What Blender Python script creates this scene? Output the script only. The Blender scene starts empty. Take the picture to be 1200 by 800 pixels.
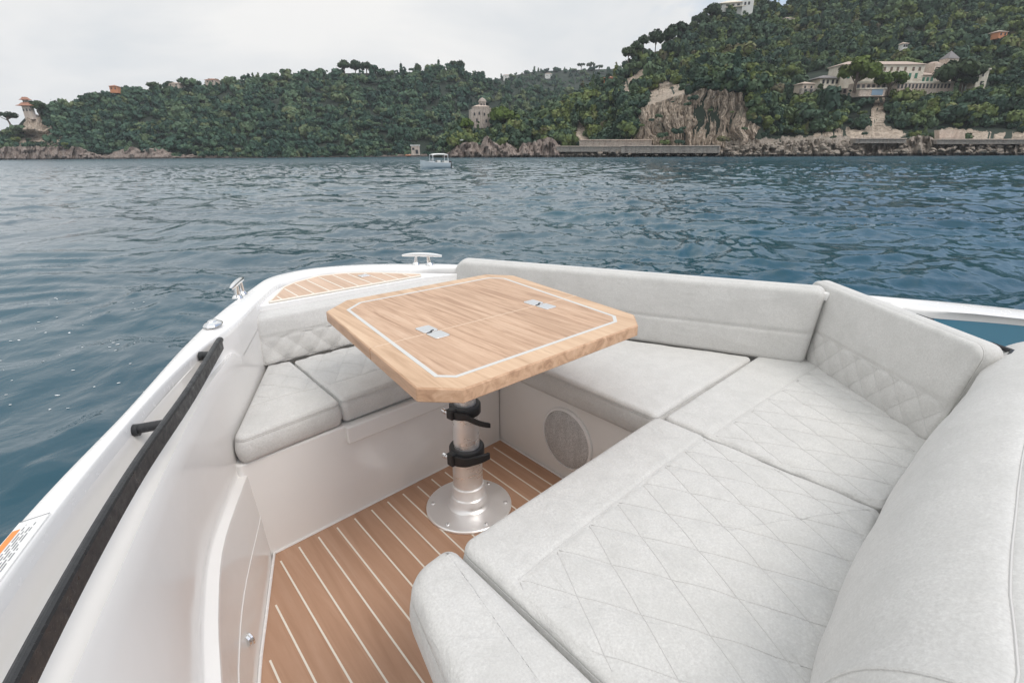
import bpy, bmesh, math, random
import numpy as np
from mathutils import Vector, Matrix, noise

random.seed(7); RNG = np.random.default_rng(7)
scene = bpy.context.scene
C = scene.collection
R = math.radians

# ------------------------------------------------------------------ camera model
FPX, HY, ROLL = 600.0, 179.8, 0.40          # focal length in photo pixels, horizon row, roll
PITCH = math.atan((400 - HY) / FPX)
FLOOR = 0.65                                # cockpit floor above the water
CAMZ = FLOOR + 1.25
HEAD = 40.5                                 # the bow points this far to the left of the view

cam_d = bpy.data.cameras.new('camera'); cam = bpy.data.objects.new('camera', cam_d); C.objects.link(cam)
cam_d.sensor_width = 36; cam_d.lens = 18.0; cam_d.clip_start = 0.03; cam_d.clip_end = 5000
cam.matrix_world = Matrix.Translation((0, 0, CAMZ)) @ Matrix.Rotation(R(90) - PITCH, 4, 'X') @ Matrix.Rotation(R(-ROLL), 4, 'Z')
scene.camera = cam

def ray(px, py):
    r = R(ROLL); x = px - 600; y = 400 - py
    xr = x * math.cos(r) + y * math.sin(r); yr = -x * math.sin(r) + y * math.cos(r)
    return (xr / FPX, math.cos(PITCH) + yr / FPX * math.sin(PITCH), -math.sin(PITCH) + yr / FPX * math.cos(PITCH))

def at(px, py, Y):
    """world point seen at a photo pixel when it stands Y metres ahead"""
    a, b, c = ray(px, py)
    return Vector((a * Y / b, Y, CAMZ + c * Y / b))

BOATM = Matrix.Translation((0, 0, FLOOR)) @ Matrix.Rotation(R(HEAD), 4, 'Z')
# boat coordinates: u forward, v to starboard, z above the floor -> local (v, u, z)

# ------------------------------------------------------------------ materials
def mat(name, col=(0.5, 0.5, 0.5), rough=0.5, metal=0.0, **kw):
    m = bpy.data.materials.new(name); m.use_nodes = True
    b = m.node_tree.nodes['Principled BSDF']
    b.inputs['Base Color'].default_value = (*col, 1); b.inputs['Roughness'].default_value = rough
    b.inputs['Metallic'].default_value = metal
    for k, v in kw.items(): b.inputs[k].default_value = v
    return m

class NT:
    def __init__(s, m): s.t = m.node_tree; s.b = s.t.nodes.get('Principled BSDF')
    def n(s, typ, **kw):
        x = s.t.nodes.new(typ)
        for k, v in kw.items():
            if k.startswith('i_'):
                key = k[2:]; key = int(key) if key.isdigit() else key.replace('_', ' ')
                x.inputs[key].default_value = v
            else: setattr(x, k, v)
        return x
    def l(s, a, b): s.t.links.new(a, b)
    def ramp(s, fac, stops):
        r = s.n('ShaderNodeValToRGB'); e = r.color_ramp.elements
        while len(e) < len(stops): e.new(0.5)
        for k, (p, c) in enumerate(stops):
            e[k].position = p; e[k].color = (*c, 1) if len(c) == 3 else c
        s.l(fac, r.inputs['Fac']); return r.outputs['Color']
    def coords(s, scale=(1, 1, 1), kind='Object', rot=(0, 0, 0)):
        tc = s.n('ShaderNodeTexCoord'); mp = s.n('ShaderNodeMapping')
        mp.inputs['Scale'].default_value = scale; mp.inputs['Rotation'].default_value = rot
        s.l(tc.outputs[kind], mp.inputs['Vector']); return mp.outputs['Vector']
    def geo(s, scale=(1, 1, 1)):
        g = s.n('ShaderNodeNewGeometry'); mp = s.n('ShaderNodeMapping'); mp.inputs['Scale'].default_value = scale
        s.l(g.outputs['Position'], mp.inputs['Vector']); return mp.outputs['Vector']
    def noise(s, vec, scale, detail=4, rough=0.55, dist=0.0):
        x = s.n('ShaderNodeTexNoise'); x.inputs['Scale'].default_value = scale; x.inputs['Detail'].default_value = detail
        x.inputs['Roughness'].default_value = rough; x.inputs['Distortion'].default_value = dist
        s.l(vec, x.inputs['Vector']); return x.outputs['Fac']
    def bump(s, h, strength=0.3, dist=0.01, prev=None):
        b = s.n('ShaderNodeBump'); b.inputs['Strength'].default_value = strength; b.inputs['Distance'].default_value = dist
        s.l(h, b.inputs['Height'])
        if prev is not None: s.l(prev, b.inputs['Normal'])
        return b.outputs['Normal']
    def mix(s, fac, a, b, mode='MIX'):
        x = s.n('ShaderNodeMix', data_type='RGBA', blend_type=mode)
        for sock, v in ((x.inputs[0], fac), (x.inputs[6], a), (x.inputs[7], b)):
            if hasattr(v, 'is_linked') or hasattr(v, 'links'): s.l(v, sock)
            else: sock.default_value = v if isinstance(v, (int, float)) else ((*v, 1) if len(v) == 3 else v)
        return x.outputs[2]
    def math(s, op, a, b=0.0):
        x = s.n('ShaderNodeMath', operation=op)
        for sock, v in ((x.inputs[0], a), (x.inputs[1], b)):
            if isinstance(v, (int, float)): sock.default_value = v
            else: s.l(v, sock)
        return x.outputs[0]
    def out(s, base=None, normal=None, rough=None):
        if base is not None: s.l(base, s.b.inputs['Base Color'])
        if normal is not None: s.l(normal, s.b.inputs['Normal'])
        if rough is not None: s.l(rough, s.b.inputs['Roughness'])

def fabric_mat(name, wr=0.35, tint=(1, 1, 1)):
    m = mat(name, rough=0.85); t = NT(m)
    try: t.b.inputs['Sheen Weight'].default_value = 0.15
    except Exception: pass
    v = t.coords()
    melange = t.noise(v, 210, 5, 0.7)
    blot = t.noise(v, 11, 4, 0.6)
    c = t.ramp(melange, [(0.30, (0.53 * tint[0], 0.52 * tint[1], 0.50 * tint[2])), (0.52, (0.60 * tint[0], 0.592 * tint[1], 0.573 * tint[2])), (0.72, (0.68 * tint[0], 0.675 * tint[1], 0.65 * tint[2]))])
    c = t.mix(t.math('MULTIPLY', t.ramp(blot, [(0.44, (0, 0, 0)), (0.62, (1, 1, 1))]), 0.34), c, (0.50 * tint[0], 0.495 * tint[1], 0.475 * tint[2]))
    smudge = t.noise(v, 34, 5, 0.7, 0.8)
    c = t.mix(t.math('MULTIPLY', t.ramp(smudge, [(0.52, (0, 0, 0)), (0.66, (1, 1, 1))]), 0.30), c, (0.49 * tint[0], 0.485 * tint[1], 0.465 * tint[2]))
    w = t.noise(v, 1100, 2, 0.6)
    wrk = t.noise(t.coords((1, 0.55, 1)), 17, 5, 0.6, 1.2)
    nrm = t.bump(wrk, wr, 0.014)
    nrm = t.bump(melange, 0.12, 0.002, nrm)
    nrm = t.bump(w, 0.25, 0.001, nrm)
    t.out(c, nrm); return m

def gel_mat(name, col, rough=0.28, dirt=0.5):
    m = mat(name, col, rough); t = NT(m); v = t.coords()
    n1 = t.noise(v, 3.5, 5, 0.6); n2 = t.noise(v, 45, 3, 0.6)
    c = t.mix(t.math('MULTIPLY', t.ramp(n1, [(0.45, (0, 0, 0)), (0.8, (1, 1, 1))]), 0.35 * dirt), col, tuple(a * 0.86 for a in col))
    spots = t.ramp(t.noise(v, 70, 2, 0.5), [(0.76, (0, 0, 0)), (0.79, (1, 1, 1))])
    c = t.mix(t.math('MULTIPLY', spots, 0.10 * dirt), c, (0.45, 0.42, 0.38))
    rg = t.ramp(n2, [(0.3, (rough * 0.9,) * 3), (0.7, (rough * 1.15,) * 3)])
    t.out(c, None, rg); return m

def wood_mat(name, dark, mid, light, along='y', rough=0.5, plank=0.0, scale=1.0, spec=0.5):
    """grain runs along the object's y axis (fore and aft)"""
    m = mat(name, mid, rough); t = NT(m)
    t.b.inputs['Specular IOR Level'].default_value = spec
    sc = (26, 1.6, 26) if along == 'y' else (1.6, 26, 26)
    v = t.coords(tuple(scale * a for a in sc))
    if plank > 0:
        tc = t.n('ShaderNodeTexCoord'); sp = t.n('ShaderNodeSeparateXYZ'); t.l(tc.outputs['Object'], sp.inputs[0])
        k = t.math('FLOOR', t.math('DIVIDE', sp.outputs['X' if along == 'y' else 'Y'], plank))
        wn = t.n('ShaderNodeTexWhiteNoise', noise_dimensions='1D'); t.l(k, wn.inputs['W'])
        add = t.n('ShaderNodeVectorMath', operation='ADD'); t.l(v, add.inputs[0])
        mul = t.n('ShaderNodeVectorMath', operation='SCALE'); t.l(wn.outputs['Color'], mul.inputs[0]); mul.inputs['Scale'].default_value = 40
        t.l(mul.outputs[0], add.inputs[1]); v = add.outputs[0]; tone = wn.outputs['Value']
    g = t.noise(v, 1.0, 7, 0.62, 1.1); f = t.noise(v, 5.0, 4, 0.7)
    c = t.ramp(g, [(0.28, dark), (0.5, mid), (0.72, light)])
    pores = t.ramp(f, [(0.60, (0, 0, 0)), (0.72, (1, 1, 1))])
    c = t.mix(t.math('MULTIPLY', pores, 0.62), c, dark)
    big = t.noise(t.coords(), 4, 4, 0.6)
    c = t.mix(t.math('MULTIPLY', t.ramp(big, [(0.4, (0, 0, 0)), (0.7, (1, 1, 1))]), 0.25), c, dark)
    if plank > 0:
        c = t.mix(t.math('MULTIPLY', tone, 0.28), c, tuple(0.8 * a for a in mid))
    t.out(c, t.bump(f, 0.12, 0.002)); return m

def metal_mat(name, col, rough, scratch=0.4):
    m = mat(name, col, rough, 1.0); t = NT(m)
    n = t.noise(t.coords((1, 1, 5)), 9, 5, 0.6)
    rg = t.ramp(n, [(0.3, (rough * 0.6,) * 3), (0.7, (min(1, rough * 1.6),) * 3)])
    t.out(None, None, rg); return m

M = {}
M['fabric'] = fabric_mat('cushion_fabric', 0.20)
M['quilt'] = fabric_mat('quilted_fabric', 0.55)
M['piping'] = mat('seam_thread', (0.57, 0.56, 0.545), 0.8)
M['gel'] = gel_mat('white_gelcoat', (0.82, 0.81, 0.795), 0.25, 0.12)
M['gel_in'] = gel_mat('cream_gelcoat', (0.80, 0.782, 0.757), 0.16, 0.8)
M['blue_paint'] = gel_mat('blue_gelcoat', (0.10, 0.29, 0.41), 0.22, 0.5)
M['hull_paint'] = gel_mat('hull_gelcoat', (0.70, 0.70, 0.69), 0.25)
M['floor_wood'] = wood_mat('floor_teak', (0.40, 0.235, 0.150), (0.48, 0.295, 0.198), (0.53, 0.345, 0.245), rough=0.62, plank=0.0685, spec=0.3)
M['deck_wood'] = wood_mat('deck_teak', (0.50, 0.345, 0.245), (0.62, 0.45, 0.335), (0.70, 0.53, 0.41), rough=0.65, plank=0.0685, spec=0.3)
M['table_wood'] = wood_mat('table_teak', (0.30, 0.165, 0.095), (0.585, 0.385, 0.255), (0.72, 0.515, 0.365), rough=0.48, plank=0.055, scale=1.7)
M['table_rim'] = wood_mat('table_rim_teak', (0.40, 0.24, 0.135), (0.64, 0.435, 0.28), (0.74, 0.54, 0.365), rough=0.42, scale=0.8)
M['table_edge'] = wood_mat('table_edge_teak', (0.34, 0.19, 0.11), (0.56, 0.35, 0.22), (0.68, 0.46, 0.31), rough=0.42, scale=1.2)
M['caulk'] = mat('white_caulk', (0.80, 0.75, 0.66), 0.6)
M['inlay'] = mat('grey_inlay', (0.62, 0.62, 0.60), 0.45)
M['fold'] = mat('fold_edging', (0.72, 0.56, 0.42), 0.5); M['gap'] = mat('dark_gap', (0.16, 0.10, 0.07), 0.8)
M['chrome'] = metal_mat('polished_steel', (0.80, 0.80, 0.80), 0.10)
M['steel'] = metal_mat('satin_steel', (0.78, 0.79, 0.80), 0.3)
M['alu'] = metal_mat('anodised_aluminium', (0.86, 0.86, 0.86), 0.30, 0.8); M['alu'].node_tree.nodes['Principled BSDF'].inputs['Metallic'].default_value = .8
M['base'] = metal_mat('cast_aluminium', (0.92, 0.92, 0.92), 0.40, 0.8); M['base'].node_tree.nodes['Principled BSDF'].inputs['Metallic'].default_value = .75
M['black'] = mat('black_plastic', (0.018, 0.019, 0.021), 0.42)
M['rail'] = mat('black_rail_coating', (0.020, 0.021, 0.023), 0.4)
t = NT(M['rail']); dn = t.noise(t.coords(), 260, 2, 0.5)
t.out(None, t.bump(t.ramp(dn, [(0.62, (0, 0, 0)), (0.70, (1, 1, 1))]), 0.5, 0.004), t.ramp(t.noise(t.coords(), 60, 4), [(0.3, (0.25,) * 3), (0.7, (0.55,) * 3)]))
M['grille'] = mat('speaker_grille', (0.34, 0.33, 0.32), 0.5)
t = NT(M['grille']); vo = t.n('ShaderNodeTexVoronoi'); vo.inputs['Scale'].default_value = 330; t.l(t.coords(), vo.inputs['Vector'])
st = t.noise(t.coords((1, 3, 1)), 9, 4)
t.out(t.mix(t.ramp(vo.outputs['Distance'], [(0.30, (1, 1, 1)), (0.42, (0, 0, 0))]), t.ramp(st, [(0.35, (0.50, 0.49, 0.48)), (0.65, (0.62, 0.61, 0.60))]), (0.22, 0.215, 0.21)), t.bump(vo.outputs['Distance'], 0.4, 0.002))
M['label'] = mat('label_paper', (0.82, 0.82, 0.80), 0.4)
M['orange'] = mat('orange_print', (0.80, 0.28, 0.07), 0.45)
M['ink'] = mat('grey_print', (0.25, 0.25, 0.26), 0.5)

# ------------------------------------------------------------------ mesh helpers
def tag(o, label=None, cat=None, group=None, kind=None):
    if label: o['label'] = label
    if cat: o['category'] = cat
    if group: o['group'] = group
    if kind: o['kind'] = kind
    return o

def link(name, me, parent=None, mats=()):
    o = bpy.data.objects.new(name, me); C.objects.link(o)
    for m in mats: me.materials.append(m)
    if parent is not None: o.parent = parent
    return o

def empty(name, mw, label, cat, group=None):
    o = bpy.data.objects.new(name, None); C.objects.link(o); o.matrix_world = mw; o.empty_display_size = 0.1
    return tag(o, label, cat, group)

class MB:
    def __init__(s): s.v = []; s.f = []; s.mi = []; s.cur = 0
    def add(s, vs, fs):
        o = len(s.v); s.v += [tuple(p) for p in vs]; s.f += [tuple(i + o for i in f) for f in fs]; s.mi += [s.cur] * len(fs); return s
    def box(s, a, b, mw=None):
        vs = [Vector((x, y, z)) for z in (a[2], b[2]) for y in (a[1], b[1]) for x in (a[0], b[0])]
        if mw is not None: vs = [mw @ p for p in vs]
        return s.add(vs, [(0, 2, 3, 1), (4, 5, 7, 6), (0, 1, 5, 4), (2, 6, 7, 3), (0, 4, 6, 2), (1, 3, 7, 5)])
    def prism(s, poly, z0, z1, inset=0.0):
        n = len(poly)
        if n > 2 and sum(poly[i][0] * poly[(i + 1) % n][1] - poly[(i + 1) % n][0] * poly[i][1] for i in range(n)) < 0: poly = poly[::-1]
        vs = [(p[0], p[1], z0) for p in poly] + [(p[0], p[1], z1) for p in poly]
        return s.add(vs, [tuple(range(n))[::-1], tuple(range(n, 2 * n))] + [(i, (i + 1) % n, n + (i + 1) % n, n + i) for i in range(n)])
    def tube(s, pts, rad, n=12, cap=True):
        pts = [Vector(p) for p in pts]; k = len(pts)
        rads = rad if isinstance(rad, (list, tuple)) else [rad] * k
        up = None; vs = []
        for i in range(k):
            d = (pts[min(i + 1, k - 1)] - pts[max(i - 1, 0)]).normalized()
            if up is None: up = Vector((0, 0, 1)) if abs(d.z) < 0.9 else Vector((1, 0, 0))
            sx = d.cross(up).normalized(); up = sx.cross(d).normalized()
            for j in range(n):
                a = 2 * math.pi * j / n; vs.append(pts[i] + (sx * math.cos(a) + up * math.sin(a)) * rads[i])
        fs = [(i * n + j, i * n + (j + 1) % n, (i + 1) * n + (j + 1) % n, (i + 1) * n + j) for i in range(k - 1) for j in range(n)]
        if cap: fs += [tuple(range(n))[::-1], tuple(range((k - 1) * n, k * n))]
        return s.add(vs, fs)
    def lathe(s, prof, n=48, c=(0, 0), mw=None):
        vs = []; k = len(prof)
        for r, z in prof:
            for j in range(n):
                a = 2 * math.pi * j / n; p = Vector((c[0] + r * math.cos(a), c[1] + r * math.sin(a), z)); vs.append(mw @ p if mw is not None else p)
        fs = [(i * n + j, i * n + (j + 1) % n, (i + 1) * n + (j + 1) % n, (i + 1) * n + j) for i in range(k - 1) for j in range(n)]
        fs += [tuple(range(n))[::-1], tuple(range((k - 1) * n, k * n))]
        return s.add(vs, fs)
    def loft(s, rings, closed=False, caps=False):
        n = len(rings[0]); vs = [p for r in rings for p in r]; m = n if closed else n - 1
        fs = [(i * n + j, i * n + (j + 1) % n, (i + 1) * n + (j + 1) % n, (i + 1) * n + j) for i in range(len(rings) - 1) for j in range(m)]
        if caps: fs += [tuple(range(n))[::-1], tuple(range((len(rings) - 1) * n, len(rings) * n))]
        return s.add(vs, fs)
    def build(s, name, mats, parent=None, smooth=False, bevel=0.0, mw=None, angle=35):
        me = bpy.data.meshes.new(name); me.from_pydata(s.v, [], s.f)
        mats = mats if isinstance(mats, (list, tuple)) else [mats]
        if max(s.mi or [0]) > 0: me.polygons.foreach_set('material_index', s.mi)
        bm = bmesh.new(); bm.from_mesh(me); bmesh.ops.recalc_face_normals(bm, faces=bm.faces); bm.to_mesh(me); bm.free()
        o = link(name, me, parent, mats)
        if mw is not None: o.matrix_world = mw
        if smooth:
            me.polygons.foreach_set('use_smooth', [True] * len(me.polygons)); 
            try: me.set_sharp_from_angle(angle=R(angle))
            except Exception: pass
        if bevel > 0:
            b = o.modifiers.new('bevel', 'BEVEL'); b.width = bevel; b.segments = 3; b.limit_method = 'ANGLE'; b.angle_limit = R(40)
            me.polygons.foreach_set('use_smooth', [True] * len(me.polygons))
            w = o.modifiers.new('wn', 'WEIGHTED_NORMAL'); w.keep_sharp = True
        return o

def interp(pts, n):
    """Catmull-Rom through points, n samples per span"""
    P = [Vector(p) for p in pts]; out = []
    for i in range(len(P) - 1):
        a, b, c, d = P[max(i - 1, 0)], P[i], P[i + 1], P[min(i + 2, len(P) - 1)]
        for k in range(n):
            x = k / n
            out.append(0.5 * ((2 * b) + (c - a) * x + (2 * a - 5 * b + 4 * c - d) * x * x + (3 * b - a - 3 * c + d) * x ** 3))
    out.append(P[-1]); return out

def lerp1(x, xs, ys): return float(np.interp(x, xs, ys))

# ------------------------------------------------------------------ cushions
def rounded(poly, rc, step):
    """convex outline -> dense points with inward normals (counter-clockwise)"""
    n = len(poly)
    rcs = rc if isinstance(rc, (list, tuple)) else [rc] * n
    if sum(poly[i][0] * poly[(i + 1) % n][1] - poly[(i + 1) % n][0] * poly[i][1] for i in range(n)) < 0: poly = poly[::-1]; rcs = list(rcs)[::-1]
    P = [Vector(p) for p in poly]; arcs = []
    for i in range(n):
        a, b, c = P[i - 1], P[i], P[(i + 1) % n]
        d1 = (a - b).normalized(); d2 = (c - b).normalized(); ang = math.acos(max(-1, min(1, d1.dot(d2))))
        r = rcs[i]; L = r / math.tan(ang / 2); L = min(L, 0.48 * (a - b).length, 0.48 * (c - b).length); r = L * math.tan(ang / 2)
        cen = b + (d1 + d2).normalized() * (r / math.sin(ang / 2)); s = b + d1 * L; e = b + d2 * L
        a0 = math.atan2(*(s - cen).yx); a1 = math.atan2(*(e - cen).yx)
        while a1 < a0: a1 += 2 * math.pi
        k = max(5, int(r * (a1 - a0) / step))
        arcs.append([(cen + Vector((math.cos(a0 + (a1 - a0) * j / k), math.sin(a0 + (a1 - a0) * j / k))) * r) for j in range(k + 1)])
        arcs[-1] = [(p, (cen - p).normalized()) for p in arcs[-1]]
    out = []
    for i in range(n):
        out += arcs[i]
        p, q = arcs[i][-1][0], arcs[(i + 1) % n][0][0]; d = q - p; k = int(d.length / step)
        nn = Vector((-d.y, d.x)).normalized() if d.length > 1e-6 else arcs[i][-1][1]
        for j in range(1, k): out.append((p + d * (j / k), nn))
    return out

def cushion(name, poly, h, frame, material, rc=0.03, r=0.022, step=0.0058, crown=0.008, relief=None, parent=None, bulge=0.006, piping=True, lines=None):
    """padded cushion: outline in its own plane (p, q), thickness h, frame maps (p, q, w) to boat coordinates"""
    B = rounded(poly, rc, step); n = len(B)
    cen = sum((b[0] for b in B), Vector((0, 0))) / n
    rings = []
    def ring(inset, w):
        rings.append([(b[0] + b[1] * inset, w) for b in B])
    ring(0.03, 0.0); ring(0.006, 0.0); ring(0.0, 0.008)
    for k in range(1, 7):
        x = k / 7; ring(-bulge * math.sin(math.pi * x), 0.008 + (h - r - 0.008 - 0.004) * x)
    ring(0.0, h - r - 0.004); ring(0.0035, h - r - 0.001); ring(0.0005, h - r + 0.003)
    for k in range(1, 7):
        a = k / 6 * math.pi / 2; ring(r * (1 - math.cos(a)), h - r + r * math.sin(a))
    base = [b[0] + b[1] * r for b in B]
    span = max((b - cen).length for b in base); nr = max(10, int(span / (step * 0.85)))
    for k in range(1, nr):
        x = k / nr
        rings.append([(b.lerp(cen, x), h + crown * (1 - (1 - x) ** 2)) for b in base])
    vs = []; fs = []
    for i, rg in enumerate(rings):
        for p, w in rg:
            dz = 0.0
            if relief is not None and w > h - r * 0.35: dz = relief(p.x, p.y)
            vs.append(frame(p.x, p.y, w + dz))
    m = len(rings)
    fs = [(i * n + j, i * n + (j + 1) % n, (i + 1) * n + (j + 1) % n, (i + 1) * n + j) for i in range(m - 1) for j in range(n)]
    vs.append(frame(cen.x, cen.y, h + crown + (relief(cen.x, cen.y) if relief else 0))); ci = len(vs) - 1
    fs += [((m - 1) * n + j, (m - 1) * n + (j + 1) % n, ci) for j in range(n)]
    fs += [tuple(range(n))[::-1]]
    # origin at the base centre
    o0 = Vector(frame(cen.x, cen.y, 0.0))
    vs = [Vector(p) - o0 for p in vs]
    me = bpy.data.meshes.new(name); me.from_pydata(vs, [], fs)
    bm = bmesh.new(); bm.from_mesh(me); bmesh.ops.recalc_face_normals(bm, faces=bm.faces); bm.to_mesh(me); bm.free()
    me.polygons.foreach_set('use_smooth', [True] * len(me.polygons))
    o = link(name, me, parent, [material])
    o.matrix_world = BOATM @ Matrix.Translation(o0)
    from mathutils.bvhtree import BVHTree
    BV = BVHTree.FromPolygons([v[:] for v in vs], fs) if lines else None
    S = lambda p, q: Vector(frame(p, q, h + crown * (1 - (1 - min(1.0, edge_d(poly, p, q) / max(.05, .45 * span))) ** 2) * .98 + (relief(p, q) if relief else 0) + .0002)) - o0
    if piping:
        mb = MB(); mb.tube([Vector(frame((b[0] + b[1] * .0012).x, (b[0] + b[1] * .0012).y, h - r - .0008)) - o0 for b in B[::2] + [B[0]]], .0019, 6, cap=False)
        mb.build('piping', material, o, smooth=True)
    if lines:
        P = rounded(poly, .02, .05); P = [(b[0] + b[1] * r * .8) for b in P]; mb = MB()
        for pts in lines:
            run = []
            for (p, q) in pts:
                ok = in_poly(P, p, q)
                if ok: run.append((p, q))
                if (not ok) or (p, q) == pts[-1]:
                    if len(run) > 2: mb.tube([surf_at(BV, o, S(*c), frame, c) for c in run], .0008, 5, cap=False)
                    run = []
                if (p, q) == pts[-1]: break
        if mb.v: mb.build('stitching', M['piping'], o, smooth=True)
    return o
def edge_d(poly, p, q):
    d = 9; n = len(poly); X = Vector((p, q))
    for i in range(n):
        a = Vector(poly[i]); b = Vector(poly[(i + 1) % n]); k = max(0, min(1, (X - a).dot(b - a) / (b - a).length_squared)); d = min(d, (X - a - (b - a) * k).length)
    return d
def in_poly(P, x, y):
    c = False; n = len(P)
    for i in range(n):
        a, b = P[i], P[(i + 1) % n]
        if (a[1] > y) != (b[1] > y) and x < (b[0] - a[0]) * (y - a[1]) / (b[1] - a[1]) + a[0]: c = not c
    return c
def surf_at(bv, o, guess, frame, c):
    a = Vector(frame(c[0], c[1], 0.3)); b = Vector(frame(c[0], c[1], 0.0)); d = (b - a).normalized(); o0 = (BOATM.inverted() @ o.matrix_world).translation
    hit = bv.ray_cast(a - o0, d)
    return (hit[0] - d * .0003) if hit[0] is not None else guess
def dlines(p0, p1, q0, q1, pitch, slope, org=(0, 0), swap=False, jit=.0022):
    """two families of diagonal stitch lines: (b -/+ slope a) = k pitch inside the box (a from p0 to p1)"""
    out = []
    for sg in (1, -1):
        lo = min(q0 - sg * slope * p0, q0 - sg * slope * p1); hi = max(q1 - sg * slope * p0, q1 - sg * slope * p1)
        for k in range(int(math.floor((lo) / pitch)), int(math.ceil((hi) / pitch)) + 1):
            pts = []
            for i in range(70):
                a = p0 + (p1 - p0) * i / 69; b = sg * slope * a + k * pitch
                if q0 <= b <= q1:
                    a2 = a + jit * noise.noise(Vector((a * 9, k * 3.1, sg))); b2 = b + jit * noise.noise(Vector((a * 9, k * 5.3, sg + 4)))
                    pts.append((a2, b2))
            if len(pts) > 2: out.append(pts)
    return out


def groove(d, depth, w): return -depth * math.exp(-(d / w) ** 2)
def wob(p, q, s=1.0, a=1.0): return a * noise.noise(Vector((p * s, q * s, 3.7)))
def flat(z0): return lambda p, q, w: (q, p, z0 + w)        # (p=u, q=v)
def upright(a, b, z0, lean):
    """frame for a backrest: p along a->b, q up, w out of the face towards the cockpit; lean = backwards tilt per metre of height"""
    A = Vector(a); D = (Vector(b) - A); D.normalize(); N = Vector((-D.y, D.x))      # left of a->b in (u, v)
    def f(p, q, w):
        c = A + D * p - N * (lean * q) + N * w
        return (c.y, c.x, z0 + q - lean * w)
    return f

# ------------------------------------------------------------------ our motorboat
boat = empty('motorboat', BOATM, 'open white motorboat with teak floor whose bow cockpit fills the view', 'boat')
CV = 0.965                                   # centre line
outer = [(-1.6, -0.80, .74), (-0.6, -0.62, .74), (.3, -.40, .74), (.911, -.173, .74), (1.306, .013, .735), (1.70, .185, .728), (2.06, .36, .718), (2.40, .555, .706),
         (2.56, .66, .703), (2.64, .76, .70), (2.667, .885, .70), (2.64, 1.03, .70), (2.56, 1.19, .70), (2.42, 1.345, .703), (2.28, 1.465, .706), (1.70, 1.728, .728), (1.1, 1.99, .738),
         (.532, 2.243, .74), (.138, 2.412, .74), (-.6, 2.60, .74), (-1.6, 2.76, .74)]
capin = [(-1.6, -.73, .742), (-0.6, -.555, .742), (.3, -.335, .742), (.80, -.168, .742), (1.18, -.014, .738), (1.56, .170, .730), (1.90, .375, .712), (2.18, .520, .700),
         (2.42, .66, .697), (2.50, .74, .695), (2.575, .90, .694), (2.545, 1.02, .694), (2.46, 1.15, .694), (2.32, 1.29, .697), (2.20, 1.44, .70), (1.66, 1.715, .728), (1.06, 1.975, .738),
         (.66, 2.155, .74), (.50, 2.20, .74), (.37, 2.17, .74), (.06, 2.325, .74), (-.64, 2.53, .74), (-1.62, 2.69, .74)]
NS = 8
O3 = interp(outer, NS); I3 = interp(capin, NS)
L = lambda p: (p[1], p[0], p[2])              # (u, v, z) -> local
def inw(p, f, z):                             # pull a rim point towards the middle of the boat
    return Vector((p[0] - (0.28 * f if p[0] > 1.5 else 0.28 * f * max(0, (p[0] - 0.5)) if p[0] > .5 else 0), CV + (p[1] - CV) * (1 - 0.22 * f), z))
mb = MB()
rows = [[L(inw(p, 1.35, -FLOOR - 0.35)) for p in O3], [L(inw(p, 1.0, -FLOOR + 0.02)) for p in O3], [L(inw(p, 0.45, -0.1)) for p in O3], [L(inw(p, 0.1, .45)) for p in O3], [L((p[0], p[1], p[2] - 0.05)) for p in O3], [L((p[0], p[1], p[2] - 0.012)) for p in O3]]
mb.loft(rows); mb.build('hull', M['hull_paint'], boat, smooth=True)
# gunwale cap: rounded white rim all round the bow
mb = MB(); rows = []
for k, (x, dz) in enumerate([(0.0, -.012), (.03, -.003), (.10, 0.0), (.5, 0.001), (.90, 0.0), (.97, -.003), (1.0, -.011)]):
    rows.append([L(a.lerp(b, x) + Vector((0, 0, dz))) for a, b in zip(O3, I3)])
rows.append([L(b + Vector((0, 0, -.03))) for b in I3])
mb.loft(rows); mb.build('gunwale', M['gel'], boat, smooth=True, angle=60)
# port inner side: recess behind the grab rail, lip, wall, ledge, lower panel
wall = interp([(-1.6, -.69), (-.6, -.50), (.3, -.25), (.676, -.118), (1.092, .032), (1.381, .146), (1.55, .218), (1.788, .337), (2.1, .480), (2.30, .575)], 10)
def on(curve, u): return lerp1(u, [p[0] for p in curve], [p[1] for p in curve])
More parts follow.
